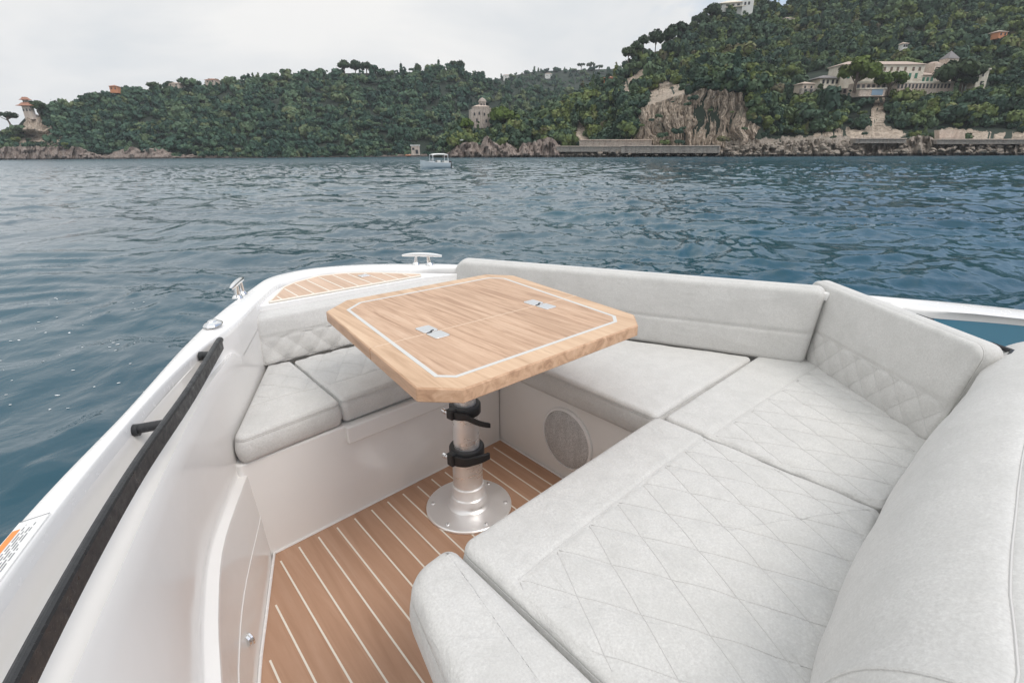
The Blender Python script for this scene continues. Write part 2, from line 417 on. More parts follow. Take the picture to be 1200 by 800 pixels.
# ledge and lower side panel
led_in = interp([(-1.6, -.45), (-.6, -.28), (.3, -.08), (.88, .0265), (1.05, .0587), (1.27, .118), (1.50, .222), (1.60, .272)], 8)
flo = interp([(-1.6, -.43), (-.6, -.25), (.3, -.055), (.9, .045), (1.124, .105), (1.322, .181), (1.558, .275)], 8)
capc = interp([(p[0], p[1]) for p in capin[:9]], 10)
capz = lambda u: lerp1(u, [-1.6, 1.0, 1.56, 1.9, 2.2], [.742, .742, .730, .712, .70])
us = np.concatenate([np.linspace(-1.6, .5, 10), np.linspace(.55, 1.66, 36), np.linspace(1.68, 1.95, 28), np.linspace(1.97, 2.26, 12)])
mb = MB(); rings = []
for u in us:
    ci = on(capc, u); w = on(wall, u); cz = capz(u)
    k = max(0.0, min(1.0, (1.84 - u) / 0.10)); k = k * k * (3 - 2 * k)          # the recess dies out ahead of the rail
    lo = max(w - .03, on(led_in, u) - .030) if u < 1.56 else w; lipz = .665; span = w - ci
    pro = [(ci, cz - .03), (ci + .003 * k + (1 - k) * span * .75, .700 + (1 - k) * (cz - .712)), (ci + .008 * k + (1 - k) * span * .93, .655 * k + (1 - k) * (cz - .03)),
           (ci + (span - .014) * (0.55 * k) + (1 - k) * span * .985, .648 * k + (1 - k) * (cz - .06)), (w - .014 * k - .001, .652 * k + (1 - k) * (cz - .09)), (w - .006 * k, lipz - .010 * (k) - .0 - (1 - k) * .06 - (1 - k) * .0),
           (w, .640 - .03 * (1 - k)), (w + (lo - w) * .10, .60 - .02 * (1 - k)), (w + (lo - w) * .42, .50), (w + (lo - w) * .76, .40), (w + (lo - w) * .90, .352), (lo - .002, .338), (lo, .332)]
    rings.append([(v, u, z) for v, z in pro])
mb.loft(rings); mb.build('inner_side', M['gel_in'], boat, smooth=True, angle=45)
us = np.linspace(-1.6, 1.575, 60); mb = MB(); rings = []
for u in us:
    w = on(wall, u); a = on(led_in, u); f = on(flo, u); a = max(a, w + 0.012) if u > 1.5 else a; w = max(w - .03, a - .030) if u < 1.56 else w
    rings.append([(v, u, z) for v, z in [(w - .001, .335), (w + .0012, .325), (w + .004, .3225), (a - .004, .3215), (a - .0012, .3205), (a, .317), (a + .001, .305), (a + (f - a) * .3, .22), (a + (f - a) * .5, .161), (a + (f - a) * .5 + .002, .1595), (f, .006), (f, -.03)]])
mb.loft(rings); mb.build('side_ledge', M['gel_in'], boat, smooth=True, angle=42)
# teak floor and caulking
fl = [(p[1] - .0, p[0]) for p in flo if p[0] > -1.0] + [(.28, 1.565), (1.32, 1.625), (1.32, -1.0)]
mb = MB(); mb.prism(fl, -.03, 0.0); floor_o = mb.build('teak_floor', M['floor_wood'], boat)
def seam_front(v): return 1.559 + (v - .27) / 1.04 * .063
mb = MB(); LS = .0685; v = .352 - 4 * LS
while v < 1.30:
    u1 = seam_front(v) - .03
    fu = lerp1(v + .0, [p[1] + .028 for p in flo], [p[0] for p in flo])
    if v < .30: u1 = min(u1, fu)
    mb.box((v - .0026, -.9, -.001), (v + .0026, u1, .0012)); v += LS
mb.build('caulking', M['caulk'], floor_o)
mb = MB()
e = [(p[1] + .004, p[0], .003) for p in flo if p[0] > -1.0] + [(.283, 1.556, .003), (1.306, 1.619, .003), (1.306, -.5, .003)]
mb.tube(e, .0045, 6); mb.build('floor_trim', M['gel'], floor_o, smooth=True)
# seat bases
mb = MB(); mb.prism([(.235, 1.556), (1.31, 1.622), (1.31, 2.19), (.52, 2.19), (.2, 1.60)], -.02, .364); mb.build('seat_base', M['gel_in'], boat, bevel=.008)
mb = MB(); mb.prism([(1.313, -.9), (1.313, 1.70), (1.60, 1.70), (2.34, -.1), (2.50, -.9)], -.02, .352); mb.build('seat_base', M['gel_in'], boat, bevel=.008)
mb = MB(); mb.prism([(.375, -.9), (.375, .60), (.43, .745), (1.311, .745), (1.311, -.9)], -.02, .354); mb.build('seat_base', M['gel_in'], boat, bevel=.01)
mb = MB(); mb.prism([(.575, 1.551), (1.10, 1.583), (1.10, 1.60), (.575, 1.60)], .300, .366); mb.build('access_panel', M['gel_in'], boat, bevel=.006)
# bow deck
dk = [(p[1], p[0]) for p in capin[7:15]]
dk = [(.50, 2.185)] + dk[1:-1] + [(1.47, 2.13), (1.30, 2.185)]
mb = MB(); mb.prism(dk, .30, .676); mb.build('bow_deck', M['gel'], boat, bevel=.004)
tk = [(.565, 2.20), (.695, 2.42), (.765, 2.478), (.90, 2.535), (1.01, 2.512), (1.13, 2.435), (1.30, 2.225), (1.285, 2.20)]
mb = MB(); mb.prism(tk, .672, .682); teak = mb.build('bow_teak', M['deck_wood'], boat)
mb = MB(); v = .565 + .052
fr = sorted(tk[:7])
while v < 1.27:
    top = lerp1(v, [p[0] for p in fr], [p[1] for p in fr]) - .02
    if top > 2.215: mb.box((v - .003, 2.203, .681), (v + .003, top, .6833))
    v += LS
mb.build('caulking', M['caulk'], teak)
mb = MB(); mb.tube([(x, y, .681) for x, y in tk] + [(tk[0][0], tk[0][1], .681)], .0045, 6); mb.build('deck_trim', M['caulk'], teak, smooth=True)
mb = MB(); mb.box((1.045, 2.36, .682), (1.095, 2.405, .6865)); la = mb.build('hatch_latch', M['chrome'], teak, bevel=.006)
mb = MB(); mb.lathe([(.010, .6865), (.010, .689), (.006, .691)], 20, (1.07, 2.383)); mb.build('latch_ring', M['steel'], la, smooth=True)
# starboard inner bulwark (blue)
mb = MB(); st = [p for p in I3 if p[1] > 1.6 and p[0] < .52]
mb.loft([[L(p + Vector((0, .002, -.028))) for p in st], [L((p[0], p[1] + .004, .66)) for p in st], [L((p[0] - .01, p[1] - .01, .45)) for p in st], [L((p[0] - .02, p[1] - .03, .30)) for p in st]])
mb.build('bulwark_panel', M['blue_paint'], boat, smooth=True)
# grab rails with their posts
rp = interp([(-1.2, -.63), (-.4, -.445), (.3, -.255), (.655, -.152), (1.015, -.019), (1.35, .132), (1.695, .275)], 8)
def bar(path, z0, z1, hw, name, side=1):
    mb = MB(); rings = []
    for i, p in enumerate(path):
        d = (Vector(path[min(i + 1, len(path) - 1)][:2]) - Vector(path[max(i - 1, 0)][:2])).normalized(); nn = Vector((-d.y, d.x))
        sec = [(-hw, z0 + .004), (-hw + .003, z0), (hw - .003, z0), (hw, z0 + .004), (hw, z1 - .006), (hw - .002, z1 - .002), (hw - .006, z1), (-hw + .006, z1), (-hw + .002, z1 - .002), (-hw, z1 - .006)]
        rings.append([(p[1] + nn.y * a, p[0] + nn.x * a, z) for a, z in sec])
    mb.loft(rings, closed=True, caps=True)
    return mb.build(name, M['rail'], boat, smooth=True, angle=20)
rail = bar(rp, .690, .731, .0078, 'grab_rail')
for u in (.35, 1.215, 1.60):
    c = on(rp, u); w = on(capc, u + .03)
    mb = MB(); w -= .008; mb.tube([(c - .004, u, .714), (w + .004, u + .016, .714)], .0105, 14)
    mb.tube([(w + .012, u + .012, .712), (w + .003, u + .0165, .712)], .013, 14); mb.build('rail_post', M['rail'], rail, smooth=True)
mb = MB(); mb.tube([(on(rp, 1.708), 1.708, .712), (on(capc, 1.74) + .006, 1.73, .712)], .0095, 14); mb.build('rail_post', M['rail'], rail, smooth=True)
rs = [(p[0] * .97 - .02, 2 * CV - p[1] - .02) for p in rp if p[0] < .5]
rail2 = bar(rs, .560, .600, .0115, 'grab_rail')
# cleats
def cleat(c, ang, z, ln, hgt=.05):
    mw = Matrix.Translation((c[1], c[0], z)) @ Matrix.Rotation(ang, 4, 'Z')
    bar_pts = [mw @ Vector((x * ln, 0, hgt + .006 * (1 - (2 * x) ** 2))) for x in np.linspace(-.5, .5, 15)]
    mb = MB(); mb.tube(bar_pts, [.0055 + .0065 * (1 - (2 * abs(x)) ** 3) for x in np.linspace(-.5, .5, 15)], 14)
    o = mb.build('cleat', M['chrome'], boat, smooth=True)
    for s in (-1, 1):
        mb = MB(); mb.tube([mw @ Vector((s * ln * .17, 0, 0)), mw @ Vector((s * ln * .17, 0, .004)), mw @ Vector((s * ln * .165, 0, .012)), mw @ Vector((s * ln * .15, 0, hgt))], [.021, .019, .012, .010], 16)
        mb.build('cleat_post', M['chrome'], o, smooth=True)
cleat((2.27, .475), math.atan2(.35, .19), .711, .19, .050)
cleat((2.345, 1.385), math.atan2(-.38, .36), .702, .215, .046)
# flush deck fitting beside the rail end
mb = MB(); mw = Matrix.Translation((.292, 1.85, .727)) @ Matrix.Rotation(.9, 4, 'Z') @ Matrix.Scale(1.35, 4, (1, 0, 0))
mb.lathe([(.028, 0), (.028, .004), (.024, .010), (.015, .014), (.013, .018), (.006, .020)], 8, mw=mw); mb.build('deck_fitting', M['chrome'], boat, bevel=.0015)
# speaker in the starboard seat base
mw = Matrix.Translation((1.314, 1.205, .188)) @ Matrix.Rotation(R(-90), 4, 'Y')
mb = MB(); mb.lathe([(.118, 0.0), (.118, .010), (.112, .013), (.06, .016), (.004, .017)], 64, mw=mw); sp = mb.build('speaker', M['grille'], boat, smooth=True)
mb = MB(); mb.lathe([(.132, 0.0), (.132, .006), (.129, .010), (.121, .0125), (.119, .009), (.119, 0.0)], 64, mw=mw); mb.build('speaker_rim', M['gel'], sp, smooth=True)
# round chrome catch on the port side panel
u = 1.16; f = on(flo, u); aa = on(led_in, u); mw = Matrix.Translation((f - (f - aa) * .3 + .001, u, .105)) @ Matrix.Rotation(R(22), 4, 'Z') @ Matrix.Rotation(R(90), 4, 'Y')
mb = MB(); mb.lathe([(.015, -.004), (.015, .002), (.018, .003), (.018, .008), (.014, .011), (.002, .0112)], 28, mw=mw); mb.build('side_catch', M['chrome'], boat, smooth=True)
# helm console block under the aft backrest
mb = MB(); mb.prism([(.72, -.26), (.72, .08), (2.2, .08), (2.3, -.26)], .33, .58); mb.build('console_base', M['gel_in'], boat, bevel=.02)
# warning label on the gunwale cap
def capmix(u, x): a = on([(p[0], p[1]) for p in O3[:60]], u); b = on([(p[0], p[1]) for p in I3[:60]], u); return a + (b - a) * x
def cap_patch(name, u0, u1, x0, x1, z, m, parent):
    mb = MB(); uu = np.linspace(u0, u1, 6)
    a = [(capmix(u, x0), u, z) for u in uu]; b = [(capmix(u, x1), u, z) for u in uu]
    mb.loft([a, b]); return mb.build(name, m, parent)
zc = .7432
sl = cap_patch('warning_label', .72, .945, .14, .93, zc, M['label'], boat)
cap_patch('label_stripe', .725, .925, .17, .36, zc + .0006, M['orange'], sl)
mb = MB()
for x0 in (.42, .50, .58, .66, .74):
    u = .73 + random.random() * .01; end = .935 - random.random() * (.02 if x0 < .7 else .09)
    while u < end:
        w = random.uniform(.006, .022)
        mb.add([(capmix(u, x0), u, zc + .0006), (capmix(min(u + w, end), x0), min(u + w, end), zc + .0006), (capmix(min(u + w, end), x0 + .035), min(u + w, end), zc + .0006), (capmix(u, x0 + .035), u, zc + .0006)], [(0, 1, 2, 3)]); u += w + .004
for (a, b, c, d) in ((.72, .945, .90, .907), (.9435, .945, .14, .907)):
    mb.add([(capmix(a, c), a, zc + .0006), (capmix(b, c), b, zc + .0006), (capmix(b, d), b, zc + .0006), (capmix(a, d), a, zc + .0006)], [(0, 1, 2, 3)])
mb.build('label_lettering', M['ink'], sl)

# ------------------------------------------------------------------ loose cushions
ZT = .462
# port bow seat pad
def band(dline):                      # stitched seam
    return groove(dline, .0035, .008)
def diamonds(a, b, pitch, slope, depth=.007, w=.010):
    k1 = (b - slope * a) / pitch; k2 = (b + slope * a) / pitch
    d1 = abs(k1 - round(k1)) * pitch / math.hypot(1, slope); d2 = abs(k2 - round(k2)) * pitch / math.hypot(1, slope)
    return groove(d1, depth * .55, w * 1.5) + groove(d2, depth * .55, w * 1.5)
seamu = lambda v: 1.742 + (v - .31) * -.03
def rel_bow(p, q):
    d = p - seamu(q); z = band(d)
    if d > .008: z += diamonds(d, q - .30, .105, .62)
    return z + wob(p, q, 14, .0018)
G1 = 'loose pale grey seat pads of the bow cockpit'; G2 = 'pale grey backrest cushions round the bow cockpit'
o = cushion('seat_cushion', [(1.535, .222), (1.578, .573), (2.065, .573), (2.095, .492)], .092, flat(.37), M['fabric'], rc=[.025, .02, .02, .02], r=.016, relief=rel_bow, crown=.007, lines=[[(x + (seamu(y)), y + .30) if False else (seamu(y + .0) + x, .30 + y) for x, y in pts] for pts in dlines(.008, .36, -.1, .30, .105, .62)] + [[(seamu(.22 + .36 * i / 40), .22 + .36 * i / 40) for i in range(41)]])
tag(o, 'small pale grey tapered seat pad in the port corner beside the black grab rail', 'seat cushion', G1)
o = cushion('seat_cushion', [(1.580, .580), (1.628, 1.29), (2.07, 1.43), (2.062, .580)], .092, flat(.372), M['fabric'], rc=.02, r=.016, relief=rel_bow, crown=.007, lines=[[(seamu(.30 + y) + x, .30 + y) for x, y in pts] for pts in dlines(.008, .36, .27, 1.14, .105, .62)] + [[(seamu(.58 + .86 * i / 60), .58 + .86 * i / 60) for i in range(61)]])
tag(o, 'quilted grey seat pad across the bow behind the table, next to the tapered corner pad', 'seat cushion', G1)
# starboard forward pad
def rel_plain(p, q): return wob(p, q, 11, .0025) + wob(p, q, 30, .0009)
o = cushion('seat_cushion', [(.806, 1.290), (1.62, 1.272), (2.05, 1.42), (1.31, 1.80), (.838, 2.022)], .100, flat(.362), M['fabric'], rc=.022, r=.018, relief=rel_plain, crown=.007)
tag(o, 'plain light grey starboard seat pad right of the table, above the round speaker', 'seat cushion', G1)
def rel_b(p, q):
    d = .628 - p; z = band(d)
    if d > .008: z += diamonds(d, q - 1.32, .115, .55, .0045, .010) + wob(p * 1.0, q * 1.8, 16, .0028) + wob(p, q, 38, .0014)
    return z + wob(p, q, 9, .002)
o = cushion('seat_cushion', [(.188, 1.312), (.788, 1.304), (.835, 2.060), (.73, 2.20), (.19, 1.80)], .100, flat(.362), M['quilt'], rc=.022, r=.018, relief=rel_b, crown=.006, lines=[[(.628 - x, 1.32 + y) for x, y in pts] for pts in dlines(.008, .45, -.02, .9, .115, .55)] + [[(.628, 1.31 + .86 * i / 60) for i in range(61)]])
tag(o, 'creased quilted grey seat pad in the aft starboard corner under the tilted quilted backrest', 'seat cushion', G1)
def rel_c(p, q):
    d = .590 + (q - .5) * .06 - p; z = band(d)
    if d > .006: z += diamonds(d, q - .52, .108, .50, .0045, .010) + wob(p, q * 1.7, 14, .0016)
    return z + wob(p, q, 7, .0018) + wob(p, q, 26, .0006)
o = cushion('seat_cushion', [(-.02, .492), (.752, .486), (.810, 1.296), (.19, 1.302), (.10, .70)], .105, flat(.36), M['quilt'], rc=[.03, .035, .03, .02, .02], r=.022, relief=rel_c, crown=.012, lines=[[(.590 + (y + .02) * .06 - x, .52 + y) for x, y in pts] for pts in dlines(.006, .63, -.04, .8, .108, .50)] + [[(.590 + (q - .5) * .06, q) for q in [.49 + .81 * i / 60 for i in range(61)]]])
tag(o, 'large quilted grey infill pad between the table and the aft backrest, biggest of the pads', 'seat cushion', G1)
o = cushion('seat_cushion', [(-.45, .15), (.50, .296), (.755, .352), (.775, .480), (-.45, .484)], .125, flat(.338), M['quilt'], rc=[.03, .10, .10, .03, .03], r=.035, relief=lambda p, q: wob(p, q, 9, .0025) + wob(p, q, 24, .0012), crown=.006)
tag(o, 'narrow plain grey side pad with a rounded corner at the bottom edge of the view', 'seat cushion', G1)
# bow backrest (faces aft)
fr = upright((2.078 + .11, .476), (2.078 + .11, 1.44), ZT + .004, .22)     # p to starboard, w towards the cockpit
def rel_bb(p, q):
    z = band(q - .100)
    if q < .095: z += diamonds(q, p, .098, .95, .007, .010)
    return z
def bowf(p, q, w):
    u = 2.200 - w + .16 * q; return (.470 + p + q * .04 * (1 - 1.2 * p), u, ZT + .004 + q)
o = cushion('backrest_cushion', [(0, -.012), (1.0, -.012), (1.0, .182), (.0, .182)], .118, bowf, M['fabric'], rc=[.02, .02, .02, .025], r=.016, relief=rel_bb, crown=.006, lines=[[(y, x) for x, y in pts] for pts in dlines(.0, .095, 0, 1.0, .098, .95, jit=.001)] + [[(i / 60, .100) for i in range(61)]])
tag(o, 'low grey backrest with a quilted lower band against the teak bow deck', 'backrest cushion', G2)
# long starboard backrest (faces port)
A = Vector((.716, 2.075)); Bq = Vector((2.13, 1.435)); Dq = (Bq - A).normalized(); Nq = Vector((-Dq.y, Dq.x)); Lq = (Bq - A).length
if Nq.y > 0: Nq = -Nq                                                        # towards the cockpit (lower v)
def stf(p, q, w):
    c = A + Dq * p + Nq * (w - .075) - Nq * (.10 * q); return (c.y, c.x, ZT + .003 + q)
def rel_sb(p, q): return band(q - .115) + wob(p, q, 8, .003)
o = cushion('backrest_cushion', [(-.045, -.012), (Lq, -.012), (Lq + .02, .280), (-.080, .290)], .075, stf, M['fabric'], rc=[.025, .03, .07, .03], r=.022, relief=rel_sb, crown=.006, lines=[[(Lq * i / 80, .115) for i in range(81)]])
tag(o, 'long plain grey backrest along the starboard side behind the table', 'backrest cushion', G2)
# corner backrest (faces port and forward)
A2 = Vector((.700, 2.152)); B2 = Vector((.185, 1.735)); D2 = (B2 - A2).normalized(); N2 = Vector((-D2.y, D2.x)); L2 = (B2 - A2).length
if N2.x * (0.6 - .45) + N2.y * (1.4 - 1.95) < 0: N2 = -N2
def crf(p, q, w):
    c = A2 + D2 * p + N2 * (w - .08) - N2 * (.13 * q); return (c.y, c.x, ZT + .003 + q + (w - .08) * .13)
def rel_cr(p, q):
    z = band(q - .118)
    if q < .112: z += diamonds(q, p, .092, .95, .0045, .010)
    return z + wob(p, q, 9, .002)
o = cushion('backrest_cushion', [(-.035, -.015), (L2 - .02, -.015), (L2 + .015, .300), (-.115, .300)], .08, crf, M['fabric'], rc=[.02, .025, .035, .035], r=.018, relief=rel_cr, crown=.008, lines=[[(y, x) for x, y in pts] for pts in dlines(.0, .112, -.06, .7, .092, .95, jit=.001)] + [[(-.05 + .74 * i / 60, .118) for i in range(61)]])
for pp in (.36, .63):
    mb = MB(); mb.tube([Vector(crf(pp - .045, .285, -.004)) - (BOATM.inverted() @ o.matrix_world).translation, Vector(crf(pp - .03, .290, -.022)) - (BOATM.inverted() @ o.matrix_world).translation, Vector(crf(pp + .03, .292, -.022)) - (BOATM.inverted() @ o.matrix_world).translation, Vector(crf(pp + .045, .285, -.004)) - (BOATM.inverted() @ o.matrix_world).translation], .007, 8)
    mb.build('mounting_bracket', M['black'], o, smooth=True)
tag(o, 'tilted grey corner backrest with a quilted lower band in front of the blue bulwark', 'backrest cushion', G2)
# aft backrest: rounded roll across the console
sec = [(.150, .44), (.172, .47), (.176, .52), (.165, .58), (.146, .64), (.118, .695), (.080, .738), (.040, .764), (.018, .771), (.010, .7695), (.002, .773), (-.05, .785), (-.12, .790), (-.19, .782), (-.235, .755), (-.255, .70), (-.258, .58), (-.25, .44)]
sec = [tuple(p) for p in interp([(a, b, 0) for a, b in sec], 3)]
mb = MB(); rings = []; v0, v1 = .535, 2.02
cu, cz = -.04, .60
for v in list(v0 + .05 * (1 - np.cos(np.linspace(0, math.pi / 2, 12)))) + list(np.linspace(v0 + .07, v1 - .12, 44)) + list(v1 - .11 * (1 - np.sin(np.linspace(0, math.pi / 2, 10)))):
    a = max(0.0, 1 - (v - v0) / .05); b = max(0.0, 1 - (v1 - v) / .11)
    s = (math.sqrt(max(0, 1 - a ** 2.6)) * math.sqrt(max(0, 1 - b ** 2.2))); s = max(s, .03) if b > 0 else (1 - .06 * (1 - s) if v > v0 + 1e-6 else .80)
    sh = lerp1(v, [.6, .73, 1.0, 1.3, 1.6, 2.1], [-.058, -.036, -.012, .006, .012, .05])
    lo = lerp1(v, [1.5, 1.62, 1.8], [1, .80, .5])
    ring = []
    for (pu, pz, _) in sec:
        x = cu + (pu - cu) * s; 
        if pu > .03 and pz < .70: x = x * 1.0 - (1 - lo) * .05 * (1 if pz < .64 else (.70 - pz) / .06)
        z = cz + (pz - cz) * s
        vv = v + max(0, .775 - z) * .26 * max(0, 1 - (v - v0) / .35)
        ring.append((vv, x + sh + wob(v, pz, 6, .003) , z + wob(v * 1.3, pu, 6, .002)))
    rings.append(ring)
mb.loft(rings, closed=True, caps=True)
roll = rings
o = mb.build('backrest_cushion', M['fabric'], None, smooth=True, angle=80)
me = o.data; off = Vector((1.3, -.04, .44)); me.transform(Matrix.Translation(-off)); o.matrix_world = BOATM @ Matrix.Translation(off)
mb = MB(); js = min(range(len(sec)), key=lambda j: abs(sec[j][0] - .010) + abs(sec[j][1] - .7695))
mb.tube([Vector(r[js]) - off + Vector((0, 0, .0005)) for r in roll[3:]], .0016, 6); mb.build('stitching', M['piping'], o, smooth=True)
mb = MB(); mb.tube([Vector(p) - off for p in roll[7]], .0028, 6); mb.build('piping', M['fabric'], o, smooth=True)
tag(o, 'thick rounded grey backrest roll filling the lower right edge of the view', 'backrest cushion', G2)

# ------------------------------------------------------------------ table
TZ = .75
tm = BOATM @ Matrix.Translation((.917, 1.33, 0))
table = empty('table', tm, 'octagonal teak folding table on a round steel pedestal in the bow cockpit', 'table')
T = lambda u, v, z=0.0: (v - .917, u - 1.33, z)
oct_ = [(1.68, .604), (1.77, .715), (1.764, 1.357), (1.664, 1.434), (.961, 1.350), (.888, 1.272), (.870, .598), (.947, .520)]
cen = Vector((1.32, .978))
def shrink(poly, d):
    n = len(poly); P = [Vector(p) for p in poly]; out = []
    for i in range(n):
        a, b, c = P[i - 1], P[i], P[(i + 1) % n]; d1 = (b - a).normalized(); d2 = (c - b).normalized()
        n1 = Vector((-d1.y, d1.x)); n2 = Vector((-d2.y, d2.x))
        if n1.dot(cen - b) < 0: n1 = -n1
        if n2.dot(cen - b) < 0: n2 = -n2
        bis = (n1 + n2).normalized(); out.append(b + bis * (d / max(.2, bis.dot(n1))))
    return [tuple(p) for p in out]
FOLD = 1.252
def clip(poly, keep):           # keep = +1 fore, -1 aft of the fold
    out = []; n = len(poly)
    for i in range(n):
        a, b = poly[i], poly[(i + 1) % n]; ia = (a[0] - FOLD) * keep >= .0008; ib = (b[0] - FOLD) * keep >= .0008
        if ia: out.append(a)
        if ia != ib:
            x = FOLD + .0008 * keep; q = (x - a[0]) / (b[0] - a[0]); out.append((x, a[1] + (b[1] - a[1]) * q))
    return out
TH = .036
for keep in (1, -1):
    mb = MB(); mb.prism([T(*p)[:2] for p in clip(oct_, keep)], TZ - TH, TZ)
    leaf = mb.build('tabletop', [M['table_edge']], table, bevel=.004)
    inn = shrink(oct_, .062); inn2 = shrink(oct_, .0735); inn0 = shrink(oct_, .004)
    # rim boards (mitred) as one sheet ring
    def strip(pa, pb, z, name, m, parent):
        a = pa + [pa[0]]; b = pb + [pb[0]]; mb = MB(); n = len(pa)
        for i in range(n):
            q = clip([a[i], a[i + 1], b[i + 1], b[i]], keep)
            if len(q) > 2: mb.prism([T(*p)[:2] for p in q], z - .004, z)
        return mb.build(name, m, parent)
    strip(inn0, inn, TZ + .0008, 'rim_board', M['table_rim'], leaf)
    strip(inn, inn2, TZ + .0016, 'inlay_line', M['inlay'], leaf)
    mb = MB(); mb.prism([T(*p)[:2] for p in clip(inn2, keep)], TZ - .003, TZ + .0010); mb.build('centre_board', M['table_wood'], leaf)
mb = MB(); e0, e1 = T(FOLD, .570), T(FOLD, 1.385); mb.box((e0[0], e0[1] - .0018, TZ - .002), (e1[0], e1[1] + .0018, TZ + .0014)); mb.build('fold_line', M['fold'], table)
for vv in (.757, 1.198):
    root = None
    for keep in (1, -1):
        mb = MB(); x, y, _ = T(FOLD + keep * .032, vv)
        pts = [(sx * .025, sy * .029) for sx, sy in ((-1, -1), (1, -1), (1, 1), (-1, 1))]
        B = rounded(pts, .008, .004); mb.prism([(x + b[0].x, y + b[0].y) for b in B], TZ + .0005, TZ + .0042)
        if root is None: root = mb.build('hinge', M['steel'], table, bevel=.0012)
        else: mb.build('hinge_leaf', M['steel'], root, bevel=.0012)
    mb = MB(); x, y, _ = T(FOLD, vv)
    mb.tube([(x - .020, y - .004, TZ + .0042), (x - .006, y - .004, TZ + .0052), (x - .002, y + .004, TZ + .0052), (x + .008, y + .006, TZ + .0045)], .0022, 8)
    mb.build('hinge_pin', M['black'], root, smooth=True)
ped = MB(); ped.lathe([(.158, 0), (.160, .003), (.160, .009), (.156, .012), (.112, .0145), (.080, .0175), (.071, .024), (.066, .034), (.065, .058), (.060, .062), (.060, .102), (.058, .104)], 72)
base = ped.build('pedestal_base', M['base'], table, smooth=True, angle=30)
for k in range(6):
    a = k * math.pi / 3 + .35; mb = MB(); mb.lathe([(.0075, .012), (.0075, .0165), (.005, .018), (.0025, .0165)], 14, (.137 * math.cos(a), .137 * math.sin(a))); mb.build('screw', M['steel'], base, smooth=True)
mb = MB(); mb.lathe([(.0545, .10), (.0545, .252), (.050, .254)], 56); mb.build('lower_tube', M['alu'], table, smooth=True, angle=30)
mb = MB(); mb.lathe([(.0465, .24), (.0465, .408), (.044, .41)], 56); mb.build('upper_tube', M['alu'], table, smooth=True, angle=30)
mb = MB(); mb.lathe([(.0385, .40), (.0385, TZ - TH - .012), (.09, TZ - TH - .010), (.10, TZ - TH - .001)], 56); mb.build('inner_tube', M['alu'], table, smooth=True, angle=30)
view_a = math.atan2(-1.33, -.917)            # local direction from the pedestal towards the camera's side
def clamp(z, r, h, name, lever, droop=0.0, off=.016):
    mb = MB(); mb.lathe([(r, z - h / 2), (r + .007, z - h / 2), (r + .010, z - h / 2 + .004), (r + .010, z + h / 2 - .004), (r + .007, z + h / 2), (r, z + h / 2)], 56)
    o = mb.build(name, M['black'], table, smooth=True, angle=40)
    ra = r + .014
    mb = MB(); rings = []                     # lever arm wrapping the front and standing off at its end
    for k in range(15):
        x = k / 14; a = view_a - .75 + x * lever; rr = ra + .002 + off * max(0, x - .55) ** 1.3 / .25
        zz = z - .002 - .004 * x - droop * max(0, x - .45) / .55; hh = h * (.42 - .16 * x); tt = .006
        d = Vector((math.cos(a), math.sin(a), 0)); rings.append([tuple(d * (rr + tt) + Vector((0, 0, zz - hh))), tuple(d * (rr + tt) + Vector((0, 0, zz + hh))), tuple(d * (rr - tt) + Vector((0, 0, zz + hh))), tuple(d * (rr - tt) + Vector((0, 0, zz - hh)))])
    mb.loft(rings, closed=True, caps=True); mb.build('clamp_lever', M['black'], o, bevel=.003)
    a = view_a - .85; d = Vector((math.cos(a), math.sin(a), 0)); n_ = Vector((-d.y, d.x, 0)); mw = Matrix.Translation(d * (ra + .004) + Vector((0, 0, z))) @ Matrix.Rotation(a, 4, 'Z')
    mb = MB(); mb.box((-.014, -.014, -h * .48), (.012, .016, h * .48), mw); mb.build('clamp_block', M['black'], o, bevel=.004)
    mb = MB(); mb.tube([d * (ra + .002) - n_ * .034 + Vector((0, 0, z - .004)), d * (ra + .002) - n_ * .008 + Vector((0, 0, z - .004))], .0075, 12); mb.tube([d * (ra + .002) - n_ * .046 + Vector((0, 0, z - .004)), d * (ra + .002) - n_ * .032 + Vector((0, 0, z - .004))], .010, 12)
    mb.build('clamp_bolt', M['chrome'], o, smooth=True)
clamp(.240, .0535, .050, 'clamp', 1.75, -.012)
clamp(.415, .0455, .038, 'clamp', 1.65, .034, .03)

